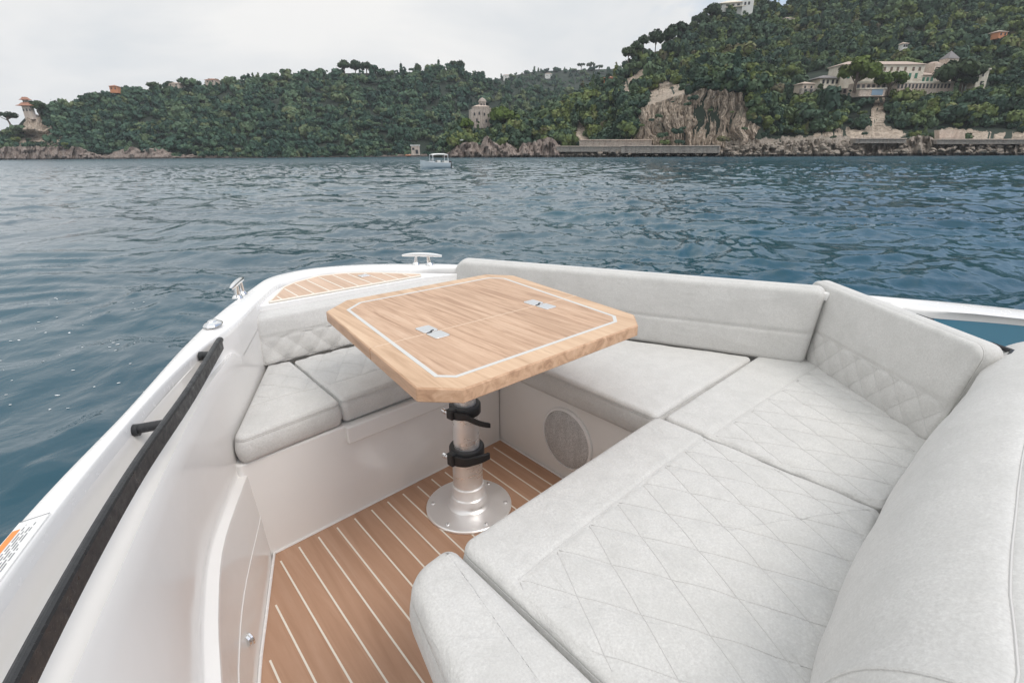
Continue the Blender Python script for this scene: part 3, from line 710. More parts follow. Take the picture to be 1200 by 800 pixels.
# ================================================================== the sea
def water():
    a_d = np.linspace(R(-64), R(64), 1500); rest = np.linspace(R(64), R(296), 120)[1:-1]
    ang = np.concatenate([a_d, rest]); na = len(ang)
    rad = np.concatenate([[0.25, 0.6], np.geomspace(0.95, 980, 820)]); nr = len(rad)
    A, Rr = np.meshgrid(ang, rad); X = (np.sin(A) * Rr).ravel(); Y = (np.cos(A) * Rr).ravel()
    sp = np.maximum(Rr * (rad[10] / rad[9] - 1), Rr * (a_d[1] - a_d[0])).ravel()
    rng = np.random.default_rng(3)
    def lowf(sx, sy, n, seed):
        g = np.random.default_rng(seed); o = np.zeros_like(X)
        for _ in range(n):
            k = g.normal(size=2) / np.array([sx, sy]); o += np.sin(X * k[0] + Y * k[1] + g.uniform(0, 6.28))
        return o / math.sqrt(n / 2)
    wx = X + 0.30 * lowf(1.8, 1.6, 9, 11) + 0.7 * lowf(6, 5, 7, 12); wy = Y + 0.30 * lowf(1.6, 1.8, 9, 13) + 0.7 * lowf(6, 5, 7, 14)
    patch = np.clip(0.78 + 0.26 * lowf(16, 10, 10, 15) + 0.27 * np.tanh((X + 1.5) / 6), 0.56, 1.35)
    chop = 1 + 0.65 * np.clip((np.hypot(X, Y) - 14) / 60, 0, 1)
    Z = np.zeros_like(X); DX = np.zeros_like(X); DY = np.zeros_like(X)
    for i in range(84):
        lam = math.exp(rng.uniform(math.log(0.16), math.log(4.2)))
        th = R(200) + rng.normal() * R(34) if i % 5 else rng.uniform(0, 6.28)
        slope = 0.032 if lam < 1.0 else 0.032 * (1.0 / lam) ** 0.55
        k = 2 * math.pi / lam; ph = k * (wx * math.sin(th) + wy * math.cos(th)) + rng.uniform(0, 6.28)
        am = slope / k * np.clip(lam / sp * 1.6 - 0.5, 0, 1) * (patch if lam < 2 else 1) * chop
        s = np.sin(ph); c = np.cos(ph)
        Z += am * s; DX += am * 0.8 * c * math.sin(th); DY += am * 0.8 * c * math.cos(th)
    V = np.stack([X + DX, Y + DY, Z - 0.02], 1)
    i = np.arange(nr - 1)[:, None] * na; j = np.arange(na)[None, :]; j2 = (j + 1) % na
    F = np.stack([i + j, i + j2, i + na + j2, i + na + j], -1).reshape(-1, 4)[:, ::-1]
    me = bpy.data.meshes.new('sea'); me.vertices.add(len(V)); me.vertices.foreach_set('co', V.astype(np.float32).ravel())
    me.loops.add(F.size); me.loops.foreach_set('vertex_index', F.astype(np.int32).ravel())
    me.polygons.add(len(F)); me.polygons.foreach_set('loop_start', np.arange(0, F.size, 4, dtype=np.int32)); me.polygons.foreach_set('loop_total', np.full(len(F), 4, np.int32))
    me.polygons.foreach_set('use_smooth', np.ones(len(F), bool)); me.update(calc_edges=True); me.validate()
    m = mat('sea_water', (0.010, 0.042, 0.066), 0.04); t = NT(m); t.b.inputs['IOR'].default_value = 1.38
    v = t.geo(); v2 = t.geo((1.0, 0.75, 1))
    b1 = t.noise(v2, 2.6, 3, 0.55, 0.6); b2 = t.noise(v, 8.5, 3, 0.55, 0.5)
    far = t.noise(t.geo((0.35, 1, 1)), 0.55, 3, 0.6)
    n = t.bump(b1, 0.40, 0.05); n = t.bump(b2, 0.30, 0.012, n); n = t.bump(far, 0.30, 0.10, n)
    foam = t.noise(v, 5.5, 3, 0.65); fz = t.noise(v, 0.6, 3, 0.6)
    ln = t.n('ShaderNodeVectorMath', operation='LENGTH'); t.l(v, ln.inputs[0])
    mr = t.n('ShaderNodeMapRange', interpolation_type='SMOOTHSTEP'); t.l(ln.outputs['Value'], mr.inputs['Value'])
    for k, q in (('From Min', 12.0), ('From Max', 200.0), ('To Min', 0.02), ('To Max', 0.24)): mr.inputs[k].default_value = q
    t.out(t.ramp(t.noise(v, 0.08, 3), [(0.35, (0.010, 0.054, 0.084)), (0.65, (0.015, 0.076, 0.108))]), n, mr.outputs[0])
    return tag(link('sea', me, None, [m]), kind='structure')
sea = water()
# small foam flecks drifting on the port side
mb = MB(); g = random.Random(5)
for _ in range(90):
    u = g.uniform(0, 1); x = g.uniform(-330, 190); y = g.gauss(392, 22) if g.random() < .7 else g.uniform(345, 480)
    a, b, c = ray(x, y); k = -CAMZ / c; cx, cy = a * k, b * k
    r = g.uniform(.004, .013) * (1.6 if g.random() < .12 else 1); n = 7; el = g.uniform(1, 2.2)
    mb.add([(cx + el * r * math.cos(2 * math.pi * q / n) * g.uniform(.6, 1.2), cy + r * math.sin(2 * math.pi * q / n) * g.uniform(.6, 1.2), .035) for q in range(n)], [tuple(range(n))])
# (flecks are set on the surface after the waves are known)
foam_pts = mb
import mathutils
bvh = None
def sea_height():
    co = np.empty(len(sea.data.vertices) * 3, np.float32); sea.data.vertices.foreach_get('co', co); return co.reshape(-1, 3)
SC = sea_height(); near = SC[(np.hypot(SC[:, 0], SC[:, 1]) < 14) & (SC[:, 1] > -2)]
kd = mathutils.kdtree.KDTree(len(near))
for i, p in enumerate(near): kd.insert((p[0], p[1], 0), i)
kd.balance()
for i, p in enumerate(foam_pts.v):
    _, j, _ = kd.find((p[0], p[1], 0)); foam_pts.v[i] = (p[0], p[1], float(near[j][2]) + .004)
tag(foam_pts.build('sea_foam', mat('foam', (0.75, 0.77, 0.78), 0.7)), kind='stuff')

# ================================================================== hills
def leaf_mat(name, stops, rough=0.75):
    m = mat(name, rough=rough); t = NT(m); t.b.inputs['Specular IOR Level'].default_value = 0.25
    at_ = t.n('ShaderNodeAttribute', attribute_name='tint'); oi = t.n('ShaderNodeObjectInfo')
    f = t.math('FRACT', t.math('ADD', at_.outputs['Fac'], oi.outputs['Random']))
    nz = t.noise(t.geo(), 0.7, 4, 0.7)
    big = t.noise(t.geo(), 0.045, 3, 0.6)
    f2 = t.math('ADD', t.math('ADD', t.math('MULTIPLY', f, 0.62), t.math('MULTIPLY', nz, 0.24)), t.math('MULTIPLY', t.math('SUBTRACT', big, 0.4), 0.7))
    t.out(t.ramp(f2, stops)); return m
LEAF = leaf_mat('hillside_leaves', [(0.05, (0.024, 0.050, 0.038)), (0.28, (0.042, 0.080, 0.054)), (0.48, (0.066, 0.108, 0.064)), (0.62, (0.090, 0.135, 0.062)), (0.76, (0.150, 0.190, 0.058)), (0.88, (0.130, 0.110, 0.072)), (0.97, (0.085, 0.130, 0.090))])
FARLEAF = leaf_mat('far_leaves', [(0.08, (0.018, 0.046, 0.038)), (0.30, (0.034, 0.078, 0.056)), (0.55, (0.060, 0.116, 0.074)), (0.74, (0.105, 0.160, 0.086)), (0.86, (0.155, 0.185, 0.090)), (0.96, (0.125, 0.120, 0.082))])
PINE = leaf_mat('pine_needles', [(0.1, (0.050, 0.090, 0.020)), (0.5, (0.085, 0.130, 0.026)), (0.9, (0.125, 0.155, 0.035))])
PINE_DARK = leaf_mat('dark_pine_needles', [(0.1, (0.020, 0.040, 0.022)), (0.5, (0.035, 0.060, 0.028)), (0.9, (0.055, 0.080, 0.034))])
BARK = mat('bark', (0.10, 0.075, 0.055), 0.9)
t = NT(BARK); t.out(t.ramp(t.noise(t.geo((1, 1, .2)), 5, 4), [(.3, (.06, .045, .035)), (.7, (.17, .13, .10))]))
SOIL = mat('hill_soil', (0.05, 0.055, 0.035), 0.95); t = NT(SOIL)
t.out(t.ramp(t.noise(t.geo(), 0.12, 5), [(.3, (.014, .026, .018)), (.65, (.026, .040, .026)), (.85, (.06, .055, .04))]))
def rock_mat(name, a, b, c, d, sc=1.0, moss=0.4, tide=False):
    m = mat(name, b, 0.92); t = NT(m); v = t.geo((0.30 * sc, 0.30 * sc, 0.05 * sc)); v2 = t.geo((0.5 * sc,) * 3)
    n = t.noise(v, 1.0, 7, 0.66, 1.2); f = t.noise(v2, 1.6, 5, 0.65)
    col = t.ramp(n, [(.30, a), (.46, b), (.60, c), (.74, d)])
    col = t.mix(t.math('MULTIPLY', t.ramp(f, [(.36, (1, 1, 1)), (.50, (0, 0, 0))]), 0.65), col, a)
    g = t.noise(t.geo((.10 * sc, .10 * sc, .12 * sc)), 1.3, 5, .6)
    col = t.mix(t.math('MULTIPLY', t.ramp(g, [(.60, (0, 0, 0)), (.68, (1, 1, 1))]), moss), col, (.03, .045, .025))
    if tide:
        gp = t.n('ShaderNodeNewGeometry'); sz = t.n('ShaderNodeSeparateXYZ'); t.l(gp.outputs['Position'], sz.inputs[0])
        tz = t.math('ADD', sz.outputs['Z'], t.math('MULTIPLY', f, -1.2)); col = t.mix(t.ramp(t.math('MULTIPLY', tz, .5), [(.10, (.85, .85, .85)), (.22, (0, 0, 0))]), col, (.035, .03, .027))
    t.out(col, t.bump(f, 0.7, 0.8)); return m
ROCK = rock_mat('cliff_rock', (.12, .096, .074), (.34, .275, .215), (.46, .385, .31), (.54, .42, .31), 1.0, .6)
RROCK = rock_mat('reddish_rock', (.095, .075, .066), (.24, .188, .162), (.34, .285, .25), (.41, .355, .31), 2.2, .4, True)
BOULD = rock_mat('boulder_rock', (.12, .098, .08), (.29, .245, .205), (.40, .35, .29), (.50, .43, .34), 3.5, .05, True)
WALLST = rock_mat('wall_stone', (.20, .175, .155), (.37, .33, .295), (.43, .39, .345), (.48, .43, .38), 2.5, .12)

def fbm(x, y, z=0.0, o=4):
    s = 0; a = 1; 
    for _ in range(o): s += a * noise.noise(Vector((x, y, z))); x *= 2.03; y *= 2.03; z += 7.1; a *= .5
    return s

class Hill:
    def __init__(s, shoreY, shorey, ridgeY, ridgey, ease, amp):
        s.sY, s.sy, s.rY, s.ry, s.e, s.amp = shoreY, shorey, ridgeY, ridgey, ease, amp; s.cliffs = []
        f = lambda tab: (lambda x: lerp1(x, [p[0] for p in tab], [p[1] for p in tab]))
        s.fsY, s.fsy, s.frY, s.fry = f(shoreY), f(shorey), f(ridgeY), f(ridgey)
    def depth(s, x, k):
        k = min(max(k, 0), 1); a, b = s.fsY(x), s.frY(x)
        for c0, c1, kc in s.cliffs:
            wgt = max(0, min(1, (x - c0) / 14, (c1 - x) / 14)); wgt = wgt * wgt * (3 - 2 * wgt)
            if wgt > 0: kr = kc + .22; g_ = .14 * k if k < kc else k if k > kr else .14 * kc + (kr - .14 * kc) * (k - kc) / (kr - kc); k0 = k; k = k0 + (g_ - k0) * wgt
        return a + (b - a) * k + s.amp * fbm(x / 55, k * 2.6) * math.sin(math.pi * min(1, k * 1.2 + .05)) 
    def pix(s, x, k): return s.fsy(x) + (s.fry(x) - s.fsy(x)) * k ** s.e
    def pt(s, x, k): return at(x, s.pix(x, k), s.depth(x, k))
    def k_of(s, x, y):
        q = (y - s.fsy(x)) / (s.fry(x) - s.fsy(x)); return max(0, min(1, q)) ** (1 / s.e)
    def surf(s, x, y): return s.depth(x, s.k_of(x, y))
    def mesh(s, name, x0, x1, nx, ns, m):
        rings = []
        for x in np.linspace(x0, x1, nx):
            base = at(x, s.fsy(x), s.fsY(x)); row = [(base.x * .985, base.y * .985, -4.0)]
            row += [tuple(s.pt(x, k)) for k in np.linspace(0, 1, ns)]
            p = Vector(row[-1]); row += [(p.x * 1.1, p.y * 1.1, p.z * .8), (p.x * 1.35, p.y * 1.35, -4)]
            rings.append(row)
        mb = MB(); mb.loft(rings); return tag(mb.build(name, m, None, smooth=True, angle=80), kind='structure')
shore_line = lambda x: 187.2 - (x / 1200) * 6.2
HL = Hill([(-500, 330), (0, 392), (120, 400), (300, 390), (480, 410), (600, 470), (760, 560)], [(-500, 191), (0, 187), (500, 184.6), (760, 183)],
          [(-500, 420), (0, 410), (33, 412), (90, 440), (200, 500), (350, 540), (520, 560), (600, 600), (760, 660)],
          [(-500, 181), (-120, 178), (-20, 172), (4, 170), (16, 158), (27, 137), (42, 135), (52, 138), (62, 130), (85, 128), (110, 121), (140, 112), (170, 108), (200, 106), (230, 104), (260, 100), (300, 92), (345, 91), (370, 88), (405, 86), (440, 86), (480, 85), (510, 82), (535, 83), (560, 90), (580, 96), (620, 104), (680, 112), (760, 122)], .80, 14)
HB = Hill([(400, 640), (800, 700)], [(400, 150), (800, 150)], [(400, 840), (800, 900)], [(400, 110), (520, 98), (560, 95), (580, 93.5), (600, 89), (625, 84), (660, 82.5), (700, 81.5), (740, 80), (800, 78)], .85, 12)
HR = Hill([(505, 292), (560, 282), (650, 262), (750, 245), (900, 225), (1050, 213), (1200, 203), (1500, 185)], [(505, 184.3), (1200, 181), (1500, 179)],
          [(505, 296), (540, 304), (620, 325), (700, 350), (780, 385), (860, 420), (1000, 440), (1200, 440), (1500, 430)],
          [(505, 184), (520, 180), (532, 168), (545, 158), (560, 154), (580, 150), (600, 148), (625, 144), (650, 132), (672, 118), (700, 107), (715, 99), (735, 84), (760, 68), (785, 53), (810, 39), (835, 25), (860, 15), (885, 13), (920, 10), (945, -2), (1000, -20), (1100, -38), (1200, -58), (1500, -110)], .86, 10)
GY = lambda x0, x1, y: min(HR.surf(x, y) for x in np.linspace(x0, x1, 24))
HR.cliffs = [(722, 905, .47)]
HL.mesh('wooded_hills', -500, 760, 160, 26, SOIL)
HB.mesh('far_hills', 400, 800, 40, 10, SOIL)
HR.mesh('headland', 505, 1500, 170, 34, SOIL)

# ---- bare rock faces
def inside(poly, x, y):
    c = False; n = len(poly)
    for i in range(n):
        (x1, y1), (x2, y2) = poly[i], poly[(i + 1) % n]
        if (y1 > y) != (y2 > y) and x < (x2 - x1) * (y - y1) / (y2 - y1) + x1: c = not c
    return c
ROCKS = []
def rock_face(name, hill, poly, relief, m, proud=3.0, step=1.0, flute=.10):
    xs = [p[0] for p in poly]; ys = [p[1] for p in poly]; ROCKS.append(poly)
    x0, x1, y0, y1 = min(xs) - 3, max(xs) + 3, min(ys) - 3, max(ys) + 3
    nx = int((x1 - x0) / step) + 1; ny = int((y1 - y0) / step) + 1; idx = {}; mb = MB(); vs = []; fs = []
    def V(i, j):
        if (i, j) not in idx:
            x = x0 + (x1 - x0) * i / nx; y = y0 + (y1 - y0) * j / ny
            wx = x + 5 * fbm(x * .03, y * .05, 6.0, 2); d = proud + relief * (fbm(wx * flute * .8, y * flute * .16, 1.0, 3) - .42 * abs(fbm(wx * flute * 3.2, y * flute * .45, 5.0, 3)) + .16 * fbm(wx * flute * 9, y * flute * 2.4, 2.0, 2))
            idx[(i, j)] = len(vs); vs.append(tuple(at(x, y, hill.surf(x, y) - d)))
        return idx[(i, j)]
    for i in range(nx):
        for j in range(ny):
            x = x0 + (x1 - x0) * (i + .5) / nx; y = y0 + (y1 - y0) * (j + .5) / ny
            if inside(poly, x + 3.5 * fbm(x * .15, y * .15, 2), y + 3 * fbm(x * .15, y * .15, 9)): fs.append((V(i, j), V(i + 1, j), V(i + 1, j + 1), V(i, j + 1)))
    rim = len(vs); mb.add(vs, fs)
    o = mb.build(name, m, None, smooth=True, angle=22); bm = bmesh.new(); bm.from_mesh(o.data)
    ex = bmesh.ops.extrude_edge_only(bm, edges=[e for e in bm.edges if e.is_boundary])['geom']
    for v in ex:
        if isinstance(v, bmesh.types.BMVert): v.co *= 1.0 + 8.0 / max(50, v.co.y); v.co.z -= 1.0
    bm.to_mesh(o.data); bm.free()
    return tag(o, kind='structure')
rock_face('cliff', HR, [(740, 172), (742, 150), (750, 132), (760, 114), (766, 100), (780, 95), (797, 99), (806, 112), (822, 104), (850, 107), (868, 109), (877, 124), (879, 141), (890, 149), (884, 162), (874, 171), (800, 173)], 4.5, ROCK, 2.5, .6, .11)
rock_face('cliff', HR, [(727, 115), (733, 94), (747, 84), (762, 73), (763, 90), (752, 99), (738, 112)], 2.0, ROCK, 1.5, .8)
rock_face('cliff', HR, [(668, 168), (670, 150), (676, 139), (683, 141), (690, 155), (694, 167)], 2.0, ROCK, 2, .8)
rock_face('cliff', HR, [(948, 166), (955, 157), (972, 153), (990, 150), (1012, 152), (1020, 136), (1025, 120), (1031, 108), (1037, 114), (1035, 132), (1038, 148), (1058, 153), (1064, 160), (1060, 168), (950, 168)], 1.6, ROCK, .8, .8)
rock_face('cliff', HR, [(1098, 165), (1102, 150), (1130, 151), (1150, 154), (1165, 156), (1200, 155), (1260, 154), (1260, 166)], 1.4, ROCK, .6, .8)
rock_face('cliff', HR, [(838, 170), (850, 164), (880, 163), (930, 160), (1000, 160), (1000, 170), (930, 172)], 2.0, BOULD, 2, 1.2)
rock_face('cliff', HL, [(27, 150), (30, 135), (40, 134), (50, 140), (60, 148), (75, 162), (92, 172), (20, 172)], 3.0, ROCK, 4, .7)
# ---- rocks at the water's edge
def shore_rocks(name, x0, x1, prof, Yf, m, relief, step=1.2):
    rings = []
    for x in np.arange(x0, x1, step):
        top = lerp1(x, [p[0] for p in prof], [p[1] for p in prof]) + 1.6 * fbm(x * .25, 3.3); bot = shore_line(x) + 1.0; row = []
        Y = Yf(x)
        for j in range(9):
            k = j / 8; y = bot + (top - bot) * k ** .9
            row.append(tuple(at(x, y, Y + (k * 5) - relief * fbm(x * .16, k * 1.7, 4.0) - relief * .5 * abs(fbm(x * .5, k * 3, 8.0)))))
        p = Vector(row[-1]); row.append((p.x * 1.03, p.y * 1.03, p.z * .9)); rings.append(row)
    mb = MB(); mb.loft(rings); return tag(mb.build(name, m, None, smooth=True, angle=30), kind='structure')
shore_rocks('rocky_shore', -120, 125, [(-120, 173), (0, 172), (60, 171.5), (95, 172.5), (108, 179), (125, 183)], lambda x: HL.fsY(x) - 8, RROCK, 4.0)
shore_rocks('rocky_shore', 120, 515, [(120, 182), (142, 176), (156, 172), (166, 177), (178, 173), (192, 175), (205, 181), (300, 184), (440, 183), (478, 180), (500, 181), (515, 183)], lambda x: HL.fsY(x) - 6, RROCK, 3.0, 2.0)
shore_rocks('rocky_shore', 518, 662, [(518, 183.5), (526, 178), (536, 170), (545, 167), (558, 166), (563, 172), (567, 162), (571, 159), (578, 166), (586, 170), (594, 168), (602, 171), (607, 176), (612, 168), (622, 167), (634, 163), (642, 161), (650, 164), (656, 171), (662, 174)], lambda x: HR.fsY(x) - 8, RROCK, 4.5, .8)
shore_rocks('rocky_shore', 655, 1400, [(655, 175), (700, 173), (730, 176), (835, 177), (850, 171), (900, 167), (960, 163), (1000, 165), (1060, 165), (1075, 158), (1090, 160), (1100, 167), (1200, 167), (1400, 165)], lambda x: HR.fsY(x) - 7, BOULD, 3.5, 1.0)

# ---- boulders of the breakwater, one by one
def boulder_mesh(seed):
    bm = bmesh.new(); bmesh.ops.create_icosphere(bm, subdivisions=2, radius=1); g = random.Random(seed)
    pl = [(Vector((g.gauss(0, 1), g.gauss(0, 1), g.gauss(0, 1))).normalized(), g.uniform(.5, .85)) for _ in range(9)]
    for v in bm.verts:
        for n, d in pl:
            k = v.co.dot(n)
            if k > d: v.co -= n * (k - d) * .9
        v.co *= 1 + .06 * g.random(); v.co.z *= .75
    me = bpy.data.meshes.new('boulder'); bm.to_mesh(me); bm.free(); me.materials.append(BOULD); return me
BM_ = [boulder_mesh(k) for k in range(7)]; g = random.Random(21)
for k in range(240):
    x = g.uniform(690, 1255) if g.random() < .75 else g.uniform(850, 1010); top = lerp1(x, [690, 835, 850, 900, 960, 1000, 1060, 1255], [175, 177, 172, 168.5, 165, 168, 169, 170])
    bot = shore_line(x) - .3; q = g.random(); y = bot + (top - bot) * q
    o = bpy.data.objects.new('boulder', BM_[k % 7]); C.objects.link(o); p = at(x, y, HR.fsY(x) - 10.5 + 6 * q); s = g.uniform(.45, 1.15) * (1.3 if g.random() < .15 else 1)
    o.location = p; o.scale = (s * g.uniform(1, 1.5), s, s * g.uniform(.7, 1)); o.rotation_euler = (g.uniform(-.4, .4), g.uniform(-.4, .4), g.uniform(0, 6.28))
    tag(o, 'pale grey brown boulder among the breakwater rocks below the headland', 'boulder', 'breakwater boulders at the foot of the headland')

# ---- trees
def leaf_cloud(n, lumps, size, seed, squash=(1, 1, 1), core=True):
    g = np.random.default_rng(seed)
    L = np.array([l[:3] for l in lumps]); rr = np.array([l[3] for l in lumps]); w = rr ** 2 / (rr ** 2).sum()
    which = g.choice(len(lumps), n, p=w); d = g.normal(size=(n, 3)); d /= np.linalg.norm(d, axis=1)[:, None]; d[:, 2] = np.where(d[:, 2] < -.35, -d[:, 2], d[:, 2])
    P = L[which] + d * (rr[which] * g.uniform(.72, 1.08, n))[:, None]
    nrm = d + g.normal(size=(n, 3)) * .38; nrm /= np.linalg.norm(nrm, axis=1)[:, None]
    a = np.cross(nrm, g.normal(size=(n, 3))); a /= np.linalg.norm(a, axis=1)[:, None]; b = np.cross(nrm, a)
    s = (size * g.uniform(.6, 1.35, n))[:, None]
    V = np.stack([P - a * s - b * s * .7, P + a * s * .9 - b * s, P + a * s + b * s * .8, P - a * s * .8 + b * s], 1).reshape(-1, 3)
    F = np.arange(4 * n).reshape(n, 4)
    if core:
        bm = bmesh.new(); bmesh.ops.create_icosphere(bm, subdivisions=1, radius=1); cv = np.array([v.co[:] for v in bm.verts]); cf = [[v.index for v in f.verts] for f in bm.faces]; bm.free()
        vs = [V]; fs = [F]; o = len(V)
        for c, r in zip(L, rr):
            vs.append(cv * r * .82 + c); fs.append(np.array([[f[0] + o, f[1] + o, f[2] + o, f[2] + o] for f in cf])); o += len(cv)
        V = np.concatenate(vs); F = np.concatenate(fs)
    return V * np.array(squash), F
def np_mesh(name, V, F, mats, tint=None, mi=None):
    me = bpy.data.meshes.new(name); me.vertices.add(len(V)); me.vertices.foreach_set('co', np.ascontiguousarray(V, np.float32).ravel())
    tri = F[:, 2] == F[:, 3]; tot = np.where(tri, 3, 4).astype(np.int32); st = np.concatenate([[0], np.cumsum(tot)[:-1]]).astype(np.int32)
    keep = np.ones(F.shape, bool); keep[tri, 3] = False; lv = F[keep].astype(np.int32)
    me.loops.add(len(lv)); me.loops.foreach_set('vertex_index', lv); me.polygons.add(len(F)); me.polygons.foreach_set('loop_start', st); me.polygons.foreach_set('loop_total', tot)
    if mi is not None: me.polygons.foreach_set('material_index', mi.astype(np.int32))
    me.update(calc_edges=True)
    if tint is not None: a = me.attributes.new('tint', 'FLOAT', 'POINT'); a.data.foreach_set('value', np.ascontiguousarray(tint, np.float32))
    for m in mats: me.materials.append(m)
    return me
def crown_lumps(g, kind):
    if kind == 'round': return [(g.uniform(-.5, .5), g.uniform(-.5, .5), g.uniform(.55, 1.25), g.uniform(.38, .6)) for _ in range(6)] + [(0, 0, .8, .68)]
    if kind == 'wide': return [(1.15 * math.sqrt(g.random()) * math.cos(q * 2.4), 1.15 * math.sqrt(g.random()) * math.sin(q * 2.4), g.uniform(.6, 1.35), g.uniform(.26, .52)) for q in range(12)] + [(0, 0, .7, .7)]
    if kind == 'spire': return [(g.uniform(-.08, .08), g.uniform(-.08, .08), .3 + .34 * i, .34 - .045 * i) for i in range(7)]
    if kind == 'tall': return [(g.uniform(-.25, .25), g.uniform(-.25, .25), .4 + .32 * i, .46 - .06 * i + g.uniform(-.05, .05)) for i in range(5)]
    if kind == 'pine': return [(g.uniform(-.7, .7), g.uniform(-.7, .7), g.uniform(1.15, 1.5), g.uniform(.28, .45)) for _ in range(7)]
    return [(g.uniform(-.7, .7), g.uniform(-.7, .7), g.uniform(.45, .9), g.uniform(.3, .5)) for _ in range(6)]
g = random.Random(9)
KINDS = ['round', 'wide', 'low', 'round', 'tall', 'wide', 'pine', 'low', 'round', 'spire', 'wide', 'round', 'pine', 'tall']
NEARV = []; FARV = []
for i, k in enumerate(KINDS):
    lm = crown_lumps(g, k); V, F = leaf_cloud(420, lm, .125, 50 + i); NEARV.append((V, F)); V, F = leaf_cloud(110, lm, .20, 80 + i); FARV.append((V, F))
def trunk_quads(h, r):
    a = np.array([[math.cos(x), math.sin(x)] for x in np.linspace(0, 2 * math.pi, 6)[:-1]])
    V = np.concatenate([np.c_[a * r, np.full(5, -.6)], np.c_[a * r * .5, np.full(5, h)]]); F = np.array([[i, (i + 1) % 5, 5 + (i + 1) % 5, 5 + i] for i in range(5)]); return V, F
NEARM = []
for i, (V, F) in enumerate(NEARV):
    tv, tf = trunk_quads(1.0, .08); VV = np.concatenate([V, tv]); FF = np.concatenate([F, tf + len(V)])
    mi = np.concatenate([np.zeros(len(F)), np.ones(len(tf))]); NEARM.append(np_mesh('hillside_tree', VV, FF, [LEAF, BARK], np.full(len(VV), (i * .137) % 1), mi))
KEEP_OUT = [(18, 108, 48, 150), (938, 84, 1160, 119), (545, 126, 582, 166), (25, 118, 48, 160), (862, 0, 880, 12), (1166, 34, 1182, 43), (846, 0, 884, 13), (940, 98, 1120, 106), (918, 18, 932, 25), (1050, 44, 1066, 58), (480, 164, 500, 184)]
def blocked(x, y, ex=0):
    for p in ROCKS:
        if inside(p, x, y): return True
    for a, b, c, d in KEEP_OUT:
        if a < x < c and b < y < d: return True
    return False
spots = []                                   # (point, radius, near?, variant)
g = random.Random(31)
def scatter(hill, x0, x1, n, rmin, rmax, kmin, near, ylim=None, bias=1.0):
    c = 0; tries = 0
    while c < n and tries < n * 6:
        tries += 1; x = g.uniform(x0, x1); k = kmin(x) + (1 - kmin(x)) * g.random() ** bias; y = hill.pix(x, k)
        if y < -40: continue
        r = rmin * (rmax / rmin) ** (g.random() ** 1.2) * (1.3 if g.random() < .10 else 1)
        if blocked(x, y - 2) or (hill is HR and (any(inside(pp, x, y - 3 - r * 1.5) for pp in ROCKS[:3]) or (1018 < x < 1043 and 108 < y < 152))): continue
        p = hill.pt(x, k); spots.append((p, r, near, g.randrange(len(KINDS)), x, y)); c += 1
scatter(HL, -160, 700, 2700, 2.2, 5.0, lambda x: .10 if x < 100 else .02, False)
scatter(HL, 205, 520, 260, 2.0, 3.6, lambda x: 0.0, False, bias=3.5)
scatter(HB, 420, 800, 900, 2.4, 4.2, lambda x: .25, False)
scatter(HR, 700, 1330, 260, 1.2, 2.2, lambda x: .04, True, bias=9)
scatter(HR, 528, 1330, 3500, 1.9, 5.2, lambda x: .16 if x < 660 else .09 if x < 900 else .10, True)
# cover under the bare-looking edges of the headland
nearl = sorted([s for s in spots if s[2] and -20 < s[4] < 1230 and s[5] > 0], key=lambda s: -s[1] / s[0].y)
indiv = set(id(s) for s in nearl[:270])
TL = {'round': ('dense rounded evergreen tree on the wooded headland', 'rounded trees on the headland'), 'tall': ('narrow pointed dark tree on the wooded headland', 'narrow trees on the headland'),
      'wide': ('broad many crowned evergreen tree on the wooded headland', 'broad trees on the headland'), 'spire': ('slim spire shaped cypress on the wooded headland', 'slim cypresses on the headland'),
      'pine': ('open flat topped pine on the wooded headland', 'flat topped pines on the headland'), 'low': ('low spreading bushy tree on the wooded headland', 'bushy trees on the headland')}
for s in nearl[:270]:
    p, r, _, v, x, y = s; o = bpy.data.objects.new('hillside_tree', NEARM[v]); C.objects.link(o)
    o.location = p - Vector((0, 0, .2 * r)); o.rotation_euler = (0, 0, g.uniform(0, 6.28)); o.scale = (r * g.uniform(.9, 1.15), r * g.uniform(.9, 1.15), r * g.uniform(.95, 1.25))
    tag(o, TL[KINDS[v]][0], 'tree', TL[KINDS[v]][1])
for x, y, r in [(772, 136, 1.6), (764, 140, 1.3), (776, 160, 2.4), (792, 156, 2.6), (800, 150, 1.4), (847, 165, 2.6), (806, 122, 1.6), (812, 116, 2.2), (833, 128, 1.0), (872, 150, 1.2), (752, 146, 1.2), (820, 140, .8), (858, 130, .8), (788, 118, .8), (779, 168, 2.2), (796, 167, 2.0), (1012, 156, 1.2), (976, 160, 1.2)]:
    o = bpy.data.objects.new('cliff_bush', NEARM[2]); C.objects.link(o); o.location = at(x, y + 3, HR.surf(x, y) - 8.5); o.scale = (r, r, r * .9); o.rotation_euler = (0, 0, x)
    tag(o, 'small dark bush clinging to the bare rock of the headland', 'bush', 'bushes on the bare cliff')
for x, y, r in [(62, 153, 1.7), (76, 168, 1.6), (34, 162, 1.3), (20, 163, 2.2), (90, 170, 1.6), (54, 143, 1.5), (40, 168, 1.1)]:
    o = bpy.data.objects.new('cliff_bush', NEARM[5]); C.objects.link(o); o.location = at(x, y + 3, HL.surf(x, y) - 9); o.scale = (r, r, r * .9); o.rotation_euler = (0, 0, x)
    tag(o, 'small dark bush on the rock below the pagoda roofed tower', 'bush', 'bushes on the left cape')
